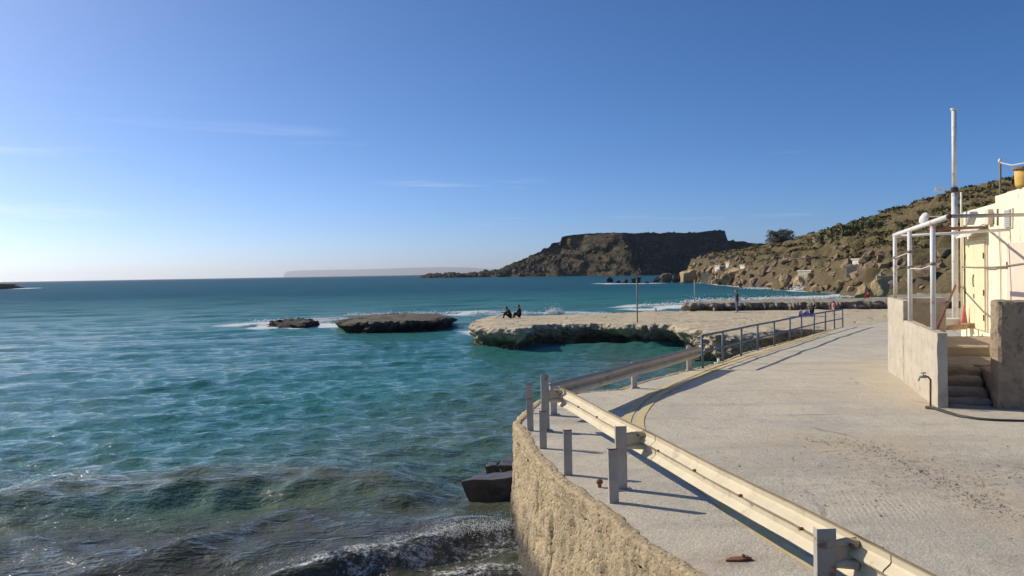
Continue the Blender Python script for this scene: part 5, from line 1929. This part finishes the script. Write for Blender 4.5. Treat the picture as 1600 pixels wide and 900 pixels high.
MB().tube([(0, 0, q_.z - S2Z), (0, 0, q_.z - S2Z + 0.05)], 0.055, 8).build('cap', MAT['grey_shutter'], root)
for k, (px, py) in enumerate(((1024.5, 487), (1116, 486.5))):
    p = ground(px, py)
    root = empty('bollard', (p.x, p.y, p.z - 0.03))
    tag(root, ('small pale bollard on the back edge of the shelf', 'small pale bollard by the foot of the raised ledge')[k], 'bollard')
    MB().tube([(0, 0, -0.05), (0, 0, 0.26)], [0.10, 0.08], 10).build('stem', MAT['pale_wall'], root, smooth=True)
    MB().ell((0, 0, 0.28), (0.11, 0.11, 0.06), 10, 6).build('head', MAT['pale_wall'], root, smooth=True)


# ------------------------------------------------------------------ broken concrete blocks in the water by the wall
def slab(name, corners_top, thick, mat, label, amp=0.02):
    mb = MB()
    n = len(corners_top)
    ct = [Vector(c) for c in corners_top]
    rc = max(ct, key=lambda c: c.x)
    mb.add(ct + [Vector((rc.x + (c.x - rc.x) * 0.72, c.y + 0.12, c.z - thick)) for c in ct], [tuple(range(n)), tuple(range(2 * n - 1, n - 1, -1))] + [(i, n + i, n + (i + 1) % n, (i + 1) % n) for i in range(n)])
    me = mb.mesh(name, 0.03, False, 2)
    bm = bmesh.new()
    bm.from_mesh(me)
    bmesh.ops.triangulate(bm, faces=bm.faces)
    bmesh.ops.subdivide_edges(bm, edges=bm.edges, cuts=5, use_grid_fill=True)
    co = np.array([v.co[:] for v in bm.verts])
    amp = amp * 1.8
    d = np.column_stack([fbm(co[:, 0] * 3 + 4 * k, co[:, 1] * 3, co[:, 2] * 3 + 2 * k, 4) for k in range(3)]) * amp
    for v, dd_ in zip(bm.verts, d):
        v.co += Vector(dd_)
    bm.to_mesh(me)
    bm.free()
    return tag(obj(name, me, mat), label, 'block')


slab('broken_slab', [at(717, 752, 15.7), at(822, 744, 15.8), at(826, 733, 17.2), at(748, 741, 17.0)], 0.95, MAT['wet_block'], 'large dark tilted concrete slab in the water against the sea wall')
slab('broken_slab', [at(757, 728, 17.3), at(775, 727, 17.3), at(780, 722, 18.2), at(765, 722, 18.1)], 0.5, MAT['wet_block'], 'small dark block end behind the large tilted slab')
slab('broken_slab', [at(778.5, 727, 17.3), at(830, 725, 17.3), at(830, 711, 18.8), at(792, 712, 18.8)], 0.55, MAT['wet_block'], 'dark broken slab between the large slab and the sea wall')

# floating weed and a half-sunk rock in the surf
p = on_z(568, 757, SEA_Z)
place_rock('sunken_rock', 566, 757, 34, 10, SEA_Z, 412, MAT['boulder_wet'], 'small dark rock awash in the surf left of the broken slabs', 'rock', None, sub=4, planes=12, flat=0.7, sink=0.5, rough=0.3)

# spray thrown up by the breakers: droplets too many to count
drops_v, drops_f, off = [], [], 0
drg = np.random.default_rng(31)
ov = np.array([(1, 0, 0), (-1, 0, 0), (0, 1, 0), (0, -1, 0), (0, 0, 1), (0, 0, -1)], float)
of = np.array([(0, 2, 4), (2, 1, 4), (1, 3, 4), (3, 0, 4), (2, 0, 5), (1, 2, 5), (3, 1, 5), (0, 3, 5)])


def spray(px0, py0, px1, py1, z, n, hgt, size, spread):
    global off
    a, b = on_z(px0, py0, z), on_z(px1, py1, z)
    for _ in range(n):
        q_ = drg.uniform(0, 1)
        c = a.lerp(b, q_)
        lump = 0.35 + 0.65 * abs(math.sin(q_ * 9 + px0) * math.sin(q_ * 23 + py0))
        hh = drg.exponential(0.35) * hgt * lump
        c = np.array(c) + np.array([drg.normal() * spread, drg.normal() * spread, min(hh, hgt * 1.3)])
        s_ = size * drg.uniform(0.4, 1.4) * (1.2 - 0.7 * min(1, hh / hgt))
        R3 = drg.normal(size=3)
        drops_v.append(ov * s_ * np.array([drg.uniform(0.7, 1.6), 1, drg.uniform(0.7, 1.4)]) + c)
        drops_f.append(of + off)
        off += 6


spray(600, 846, 830, 822, SEA_Z + 0.30, 1500, 0.20, 0.0055, 0.10)
spray(680, 828, 790, 820, SEA_Z + 0.32, 1500, 0.28, 0.0055, 0.10)
spray(400, 888, 600, 848, SEA_Z + 0.28, 350, 0.10, 0.005, 0.06)
spray(858, 491, 876, 491, -1.45, 2600, 0.75, 0.032, 0.24)
spray(740, 489, 950, 491, -1.7, 1200, 0.35, 0.05, 0.3)
spray(545, 493, 715, 490, -1.4, 1100, 0.35, 0.05, 0.3)
spray(400, 503, 530, 498, -1.8, 800, 0.30, 0.05, 0.4)
spray(1000, 479, 1100, 473.5, -1.6, 700, 0.4, 0.06, 0.4)
spray(1075, 472.5, 1250, 467.5, -0.9, 1900, 0.55, 0.06, 0.5)
spray(1250, 467.5, 1330, 464, -0.9, 500, 0.3, 0.06, 0.5)
spray(1245, 453, 1293, 452, SEA_Z + 0.2, 900, 1.3, 0.10, 0.9)
spray(1170, 451, 1200, 452, SEA_Z + 0.1, 350, 0.6, 0.10, 0.9)
tag(obj('sea_spray', mesh_np('sea_spray', np.vstack(drops_v), tris=np.vstack(drops_f)), MAT['foam']), 'white spray thrown up where waves break', 'spray', kind='stuff')

# grit and pebbles on the worn patch of the promenade
pv_, pf_, off2 = [], [], 0
for k in range(1100):
    if k % 2:
        i = drg.integers(0, len(dirt_line) - 1)
        c = dirt_line[i].lerp(dirt_line[i + 1], drg.uniform(0, 1)) + Vector((drg.normal() * 0.16, drg.normal() * 0.16))
    else:
        c = Vector((gA.x + drg.normal() * 1.6, gA.y + drg.normal() * 0.9))
    s_ = drg.uniform(0.004, 0.013) * (1.6 if drg.uniform() < 0.05 else 1)
    z_ = gz(c.x, c.y) + 0.03 + 0.018 * float(fbm(c.x * 0.5, c.y * 0.5, oct=3))
    pv_.append(ov * s_ * drg.uniform(0.6, 1.3, 3) + np.array([c.x, c.y, z_ + s_ * 0.4]))
    pf_.append(of + off2)
    off2 += 6
tag(obj('gravel', mesh_np('gravel', np.vstack(pv_), tris=np.vstack(pf_), smooth=False), worn('grit', (0.30, 0.25, 0.19), (0.44, 0.38, 0.30), 6, 0.9, 0)), 'loose grit on the worn concrete', 'gravel', kind='stuff')

# ------------------------------------------------------------------ people
MAT['skin'] = worn('skin', (0.42, 0.26, 0.18), (0.38, 0.23, 0.16), 6, 0.6, 0)
MAT['hair'] = worn('dark_hair', (0.025, 0.02, 0.017), (0.045, 0.034, 0.025), 20, 0.6, 0)
MAT['grey_hair'] = worn('greying_hair', (0.20, 0.17, 0.15), (0.12, 0.10, 0.09), 20, 0.6, 0)
MAT['black_cloth'] = worn('black_cloth', (0.018, 0.018, 0.02), (0.03, 0.028, 0.03), 6, 0.9, 0.2)
MAT['navy_cloth'] = worn('dark_navy_cloth', (0.03, 0.03, 0.05), (0.045, 0.035, 0.05), 6, 0.9, 0.2)
MAT['jeans'] = worn('grey_blue_jeans', (0.10, 0.13, 0.19), (0.15, 0.17, 0.22), 6, 0.9, 0.2)
MAT['pink_cloth'] = worn('pink_shirt', (0.70, 0.20, 0.28), (0.62, 0.14, 0.22), 6, 0.9, 0.2)
MAT['pale_pink'] = worn('pale_pink_cloth', (0.72, 0.50, 0.50), (0.64, 0.42, 0.46), 6, 0.9, 0.2)
MAT['red_cloth'] = worn('red_cloth', (0.55, 0.05, 0.06), (0.45, 0.04, 0.05), 6, 0.9, 0.2)
MAT['purple_cloth'] = worn('blue_purple_cloth', (0.12, 0.10, 0.32), (0.16, 0.12, 0.38), 5, 0.9, 0.2)
MAT['shoe'] = worn('pale_shoe', (0.66, 0.62, 0.56), (0.5, 0.47, 0.43), 6, 0.7, 0)


def person(name, loc, rz, joints, top, legs, hair, label, scale=1.0, shoe='shoe', sleeves=True, long_hair=False):
    """joints (local metres, x = forward): hip, chest, neck, head, and per side sh, el, wr, hi, kn, an, to"""
    J = {k: Vector(v) for k, v in joints.items()}
    verts, radii, edges, emat = [], [], [], []

    def V(p, r):
        verts.append(tuple(p))
        radii.append(r)
        return len(verts) - 1
    m_skin, m_top, m_leg, m_shoe = 0, 1, 2, 3
    hip = V(J['hip'], 0.145)
    waist = V(J['hip'].lerp(J['chest'], 0.5), 0.135)
    chest = V(J['chest'], 0.155)
    neck = V(J['neck'], 0.06)
    edges += [(hip, waist), (waist, chest), (chest, neck)]
    emat += [m_top, m_top, m_top]
    nk2 = V(J['neck'].lerp(J['head'], 0.5), 0.055)
    edges.append((neck, nk2))
    emat.append(m_skin)
    for s in ('l', 'r'):
        sh = V(J['sh' + s], 0.075)
        el = V(J['el' + s], 0.05)
        wr = V(J['wr' + s], 0.034)
        edges += [(chest, sh), (sh, el), (el, wr)]
        emat += [m_top, m_top, m_top if sleeves else m_skin]
        d = (J['wr' + s] - J['el' + s]).normalized()
        palm = V(J['wr' + s] + d * 0.07, 0.034)
        edges.append((wr, palm))
        emat.append(m_skin)
        hi = V(J['hi' + s], 0.10)
        kn = V(J['kn' + s], 0.068)
        cf_ = V(J['kn' + s].lerp(J['an' + s], 0.35), 0.062)
        an_ = V(J['an' + s], 0.045)
        to = V(J['to' + s], 0.038)
        edges += [(hip, hi), (hi, kn), (kn, cf_), (cf_, an_), (an_, to)]
        emat += [m_leg, m_leg, m_leg, m_leg, m_shoe]
    me = bpy.data.meshes.new('person')
    me.from_pydata(verts, edges, [])
    tmp = bpy.data.objects.new('person_tmp', me)
    COL.objects.link(tmp)
    sk = tmp.modifiers.new('skin', 'SKIN')
    sk.use_smooth_shade = True
    for i, r in enumerate(radii):
        me.skin_vertices[0].data[i].radius = (r, r)
    me.skin_vertices[0].data[0].use_root = True
    sb = tmp.modifiers.new('sub', 'SUBSURF')
    sb.levels = 1
    sb.render_levels = 1
    dg = bpy.context.evaluated_depsgraph_get()
    bm = bmesh.new()
    bm.from_mesh(bpy.data.meshes.new_from_object(tmp.evaluated_get(dg)))
    bpy.data.objects.remove(tmp)
    VV = [Vector(v) for v in verts]
    for f in bm.faces:
        c = f.calc_center_median()
        best, bm_ = 9, 0
        for (a, b), m_ in zip(edges, emat):
            ab = VV[b] - VV[a]
            t_ = max(0, min(1, (c - VV[a]).dot(ab) / max(ab.length_squared, 1e-9)))
            dd_ = (c - VV[a] - ab * t_).length - 0.6 * (radii[a] * (1 - t_) + radii[b] * t_)
            if dd_ < best:
                best, bm_ = dd_, m_
        f.material_index = bm_
    # head with nose, ears; fingers
    ex = MB()
    H = J['head']
    fwd = Vector(joints.get('look', (1, 0, 0))).normalized()
    sd_ = Vector((0, 0, 1)).cross(fwd).normalized()
    upv = fwd.cross(sd_)
    R3 = Matrix((fwd, sd_, upv)).transposed()
    ex.ell(H, (0.098, 0.076, 0.118), 14, 10, R3)
    ex.ell(H + R3 @ Vector((0.03, 0, -0.06)), (0.062, 0.052, 0.062), 10, 7, R3)
    ex.ell(H + R3 @ Vector((0.1, 0, -0.015)), (0.02, 0.013, 0.028), 7, 5, R3)
    ex.ell(H + R3 @ Vector((0.088, 0, -0.068)), (0.012, 0.026, 0.008), 7, 5, R3)
    for q_ in (1, -1):
        ex.ell(H + R3 @ Vector((-0.005, 0.078 * q_, -0.01)), (0.02, 0.01, 0.03), 7, 5, R3)
        ex.ell(H + R3 @ Vector((0.082, 0.032 * q_, 0.008)), (0.014, 0.016, 0.009), 7, 5, R3)
    for s in ('l', 'r'):
        d = (J['wr' + s] - J['el' + s]).normalized()
        base = J['wr' + s] + d * 0.09
        ref = Vector((0, 1, 0)) if abs(d.y) < 0.8 else Vector((1, 0, 0))
        a_ = (ref - d * ref.dot(d)).normalized()
        b_ = d.cross(a_)
        for k, (o1, ln) in enumerate(((-0.03, 0.065), (-0.01, 0.08), (0.01, 0.075), (0.03, 0.058))):
            q0 = base + a_ * o1
            ex.tube([q0 - d * 0.02, q0 + d * ln * 0.5, q0 + d * ln * 0.9 + b_ * ln * 0.35], [0.010, 0.009, 0.007], 6)
        q0 = J['wr' + s] + d * 0.05 + a_ * 0.03
        ex.tube([q0, q0 + a_ * 0.03 + d * 0.02, q0 + a_ * 0.035 + d * 0.05], [0.012, 0.010, 0.008], 6)
    exm = ex.mesh('x', smooth=True)
    nb = len(bm.faces)
    bm.from_mesh(exm)
    bm.faces.ensure_lookup_table()
    for f in bm.faces[nb:]:
        f.material_index = 0
    for f in bm.faces:
        f.smooth = True
    out = bpy.data.meshes.new(name)
    bm.to_mesh(out)
    bm.free()
    for m_ in ('skin', top, legs, shoe):
        out.materials.append(MAT[m_])
    o = bpy.data.objects.new(name, out)
    COL.objects.link(o)
    o.location = loc
    o.rotation_euler = (0, 0, rz)
    o.scale = (scale,) * 3
    tag(o, label, 'person')
    hb = MB()
    hb.ell(H + R3 @ Vector((-0.018, 0, 0.022)), (0.102, 0.086, 0.112), 14, 9, R3)
    if long_hair:
        hb.ell(H + R3 @ Vector((-0.07, 0, -0.09)), (0.045, 0.075, 0.13), 10, 7, R3)
    hm = hb.mesh('hair', smooth=True)
    # keep the face clear
    bm = bmesh.new()
    bm.from_mesh(hm)
    Ri = R3.transposed()
    kill = [v for v in bm.verts if (Ri @ (v.co - H)).x > 0.035 and (Ri @ (v.co - H)).z < 0.055]
    bmesh.ops.delete(bm, geom=kill, context='VERTS')
    bm.to_mesh(hm)
    bm.free()
    obj('hair', hm, MAT[hair], o)
    return o


STAND = dict(hip=(0, 0, 0.93), chest=(0.02, 0, 1.28), neck=(0.02, 0, 1.46), head=(0.05, 0, 1.61),
             shl=(0.02, 0.17, 1.40), ell=(-0.02, 0.24, 1.13), wrl=(0.10, 0.22, 0.92), shr=(0.02, -0.17, 1.40), elr=(-0.02, -0.24, 1.13), wrr=(0.10, -0.22, 0.92),
             hil=(0, 0.10, 0.88), knl=(0.02, 0.11, 0.48), anl=(-0.01, 0.12, 0.09), tol=(0.17, 0.14, 0.04),
             hir=(0, -0.10, 0.88), knr=(0.03, -0.11, 0.48), anr=(0.02, -0.12, 0.09), tor=(0.20, -0.14, 0.04))
# seated on the ground, knees drawn up, leaning forward
SITF = dict(hip=(0, 0, 0.13), chest=(0.14, 0, 0.47), neck=(0.24, 0, 0.62), head=(0.34, 0, 0.72), look=(1, 0, -0.35),
            shl=(0.19, 0.17, 0.56), ell=(0.36, 0.24, 0.40), wrl=(0.56, 0.12, 0.44), shr=(0.19, -0.17, 0.56), elr=(0.36, -0.24, 0.40), wrr=(0.56, -0.12, 0.44),
            hil=(0.05, 0.10, 0.12), knl=(0.46, 0.14, 0.40), anl=(0.62, 0.13, 0.06), tol=(0.80, 0.14, 0.03),
            hir=(0.05, -0.10, 0.12), knr=(0.44, -0.14, 0.38), anr=(0.56, -0.13, 0.06), tor=(0.74, -0.14, 0.03))
SITU = dict(hip=(0, 0, 0.13), chest=(0.03, 0, 0.50), neck=(0.08, 0, 0.68), head=(0.13, 0, 0.82), look=(1, 0, 0),
            shl=(0.05, 0.18, 0.61), ell=(0.20, 0.23, 0.38), wrl=(0.36, 0.12, 0.38), shr=(0.05, -0.18, 0.61), elr=(0.20, -0.23, 0.38), wrr=(0.36, -0.12, 0.38),
            hil=(0.05, 0.10, 0.12), knl=(0.38, 0.15, 0.38), anl=(0.48, 0.14, 0.06), tol=(0.66, 0.15, 0.03),
            hir=(0.05, -0.10, 0.12), knr=(0.36, -0.15, 0.36), anr=(0.44, -0.14, 0.06), tor=(0.62, -0.15, 0.03))
RAISED = dict(hip=(0, 0, 0.13), chest=(0.02, 0, 0.50), neck=(0.04, 0, 0.68), head=(0.08, 0, 0.82), look=(1, 0.3, 0.1),
              shl=(0.03, 0.18, 0.64), ell=(-0.02, 0.26, 0.88), wrl=(0.06, 0.22, 1.12), shr=(0.03, -0.18, 0.64), elr=(-0.10, -0.32, 0.86), wrr=(-0.12, -0.46, 1.08),
              hil=(0.05, 0.10, 0.11), knl=(0.48, 0.16, 0.20), anl=(0.86, 0.16, 0.07), tol=(0.93, 0.17, 0.17),
              hir=(0.05, -0.10, 0.11), knr=(0.46, -0.14, 0.26), anr=(0.80, -0.14, 0.07), tor=(0.90, -0.15, 0.15))
LIE = dict(hip=(0, 0, 0.12), chest=(-0.30, 0, 0.24), neck=(-0.42, 0, 0.36), head=(-0.46, 0, 0.50), look=(1, 0, 0),
           shl=(-0.36, 0.17, 0.32), ell=(-0.46, 0.22, 0.10), wrl=(-0.24, 0.24, 0.06), shr=(-0.36, -0.17, 0.32), elr=(-0.46, -0.22, 0.10), wrr=(-0.24, -0.24, 0.06),
           hil=(0.04, 0.10, 0.11), knl=(0.45, 0.12, 0.13), anl=(0.84, 0.12, 0.07), tol=(0.90, 0.13, 0.16),
           hir=(0.04, -0.10, 0.11), knr=(0.45, -0.12, 0.13), anr=(0.84, -0.12, 0.07), tor=(0.90, -0.13, 0.16))


def gpt(px, py, up=0.0):
    p = ground(px, py)
    return Vector((p.x, p.y, p.z + up))


pw = person('person', gpt(1152, 489), math.radians(170), STAND, 'navy_cloth', 'jeans', 'grey_hair', 'person in dark jacket and jeans standing alone on the shelf', 1.06)
pw.scale = (1.2, 1.2, 1.06)
person('person', gpt(799, 498), math.radians(195), SITF, 'black_cloth', 'black_cloth', 'hair', 'person in black hunched forward over drawn-up knees at the shelf tip', 1.08, 'black_cloth')
person('person', gpt(813, 497), math.radians(165), SITU, 'black_cloth', 'black_cloth', 'hair', 'person in black sitting upright at the shelf tip behind another', 1.08, 'black_cloth')
person('person', gpt(1269, 494.5), math.radians(200), RAISED, 'black_cloth', 'purple_cloth', 'hair', 'person seated on the shelf behind the railing with both arms raised', 1.0, 'skin', False, True)
person('person', gpt(1251, 495.5), math.radians(250), SITU, 'pale_pink', 'purple_cloth', 'hair', 'small child in pale pink sitting leftmost of the group behind the railing', 0.62, 'skin', False)
person('person', gpt(1261.5, 494.5), math.radians(210), SITU, 'purple_cloth', 'purple_cloth', 'hair', 'small dark-haired child sitting between the pink child and the raised arms', 0.6, 'skin', False)
person('person', gpt(1302, 491.5), math.radians(30), STAND, 'pink_cloth', 'pale_pink', 'hair', 'small child in bright pink shirt standing behind the railing end', 0.56, 'skin', False)
person('person', at(1357.5, 465.5, 78.5), math.radians(200), SITU, 'red_cloth', 'red_cloth', 'hair', 'small red figure crouched in front of the yellow boulders', 0.82, 'red_cloth')
# towel under the group
tw = gpt(1259, 496)
tv, tf_ = [], []
for i in range(9):
    for j in range(7):
        x_, y_ = tw.x - 1.1 + 2.2 * i / 8, tw.y - 0.55 + 1.1 * j / 6
        tv.append((x_, y_, gz(x_, y_) + 0.05 + 0.02 * float(perlin(x_ * 3, y_ * 3))))
tme = mesh_np('beach_towel', np.array(tv), grid_faces(9, 7))
tow = obj('beach_towel', tme, MAT['purple_cloth'])
so = tow.modifiers.new('thick', 'SOLIDIFY')
so.thickness = 0.02
tag(tow, 'blue-purple beach towel spread on the shelf under the seated group', 'towel')
# fishing rod held by the hunched figure
fr = gpt(799, 498)
fr_o = MB().tube([fr + Vector((-0.45, -0.1, 0.42)), fr + Vector((-0.9, -0.8, 0.2)), fr + Vector((-1.35, -1.5, 0.05))], [0.022, 0.02, 0.014], 6).build('rod', MAT['brown_pipe'], None)
tag(fr_o, 'short dark rod slanting down from the hunched seated person', 'rod')

# ------------------------------------------------------------------ haze
hz = NT('sea_haze')
for n_ in list(hz.n):
    hz.n.remove(n_)
ho_ = hz.n.new('ShaderNodeOutputMaterial')
pvn = hz.n.new('ShaderNodeVolumePrincipled')
pvn.inputs['Color'].default_value = (0.93, 0.96, 1.0, 1)
pvn.inputs['Density'].default_value = 0.000042
pvn.inputs['Anisotropy'].default_value = 0.5
hz.l.new(pvn.outputs['Volume'], ho_.inputs['Volume'])
hb = MB().box(-36000, 36000, -400, 36000, SEA_Z - 6.0, 345.0)
hobj = hb.build('haze', hz.m)
tag(hobj, 'thin pale sea haze over the bay', kind='stuff')
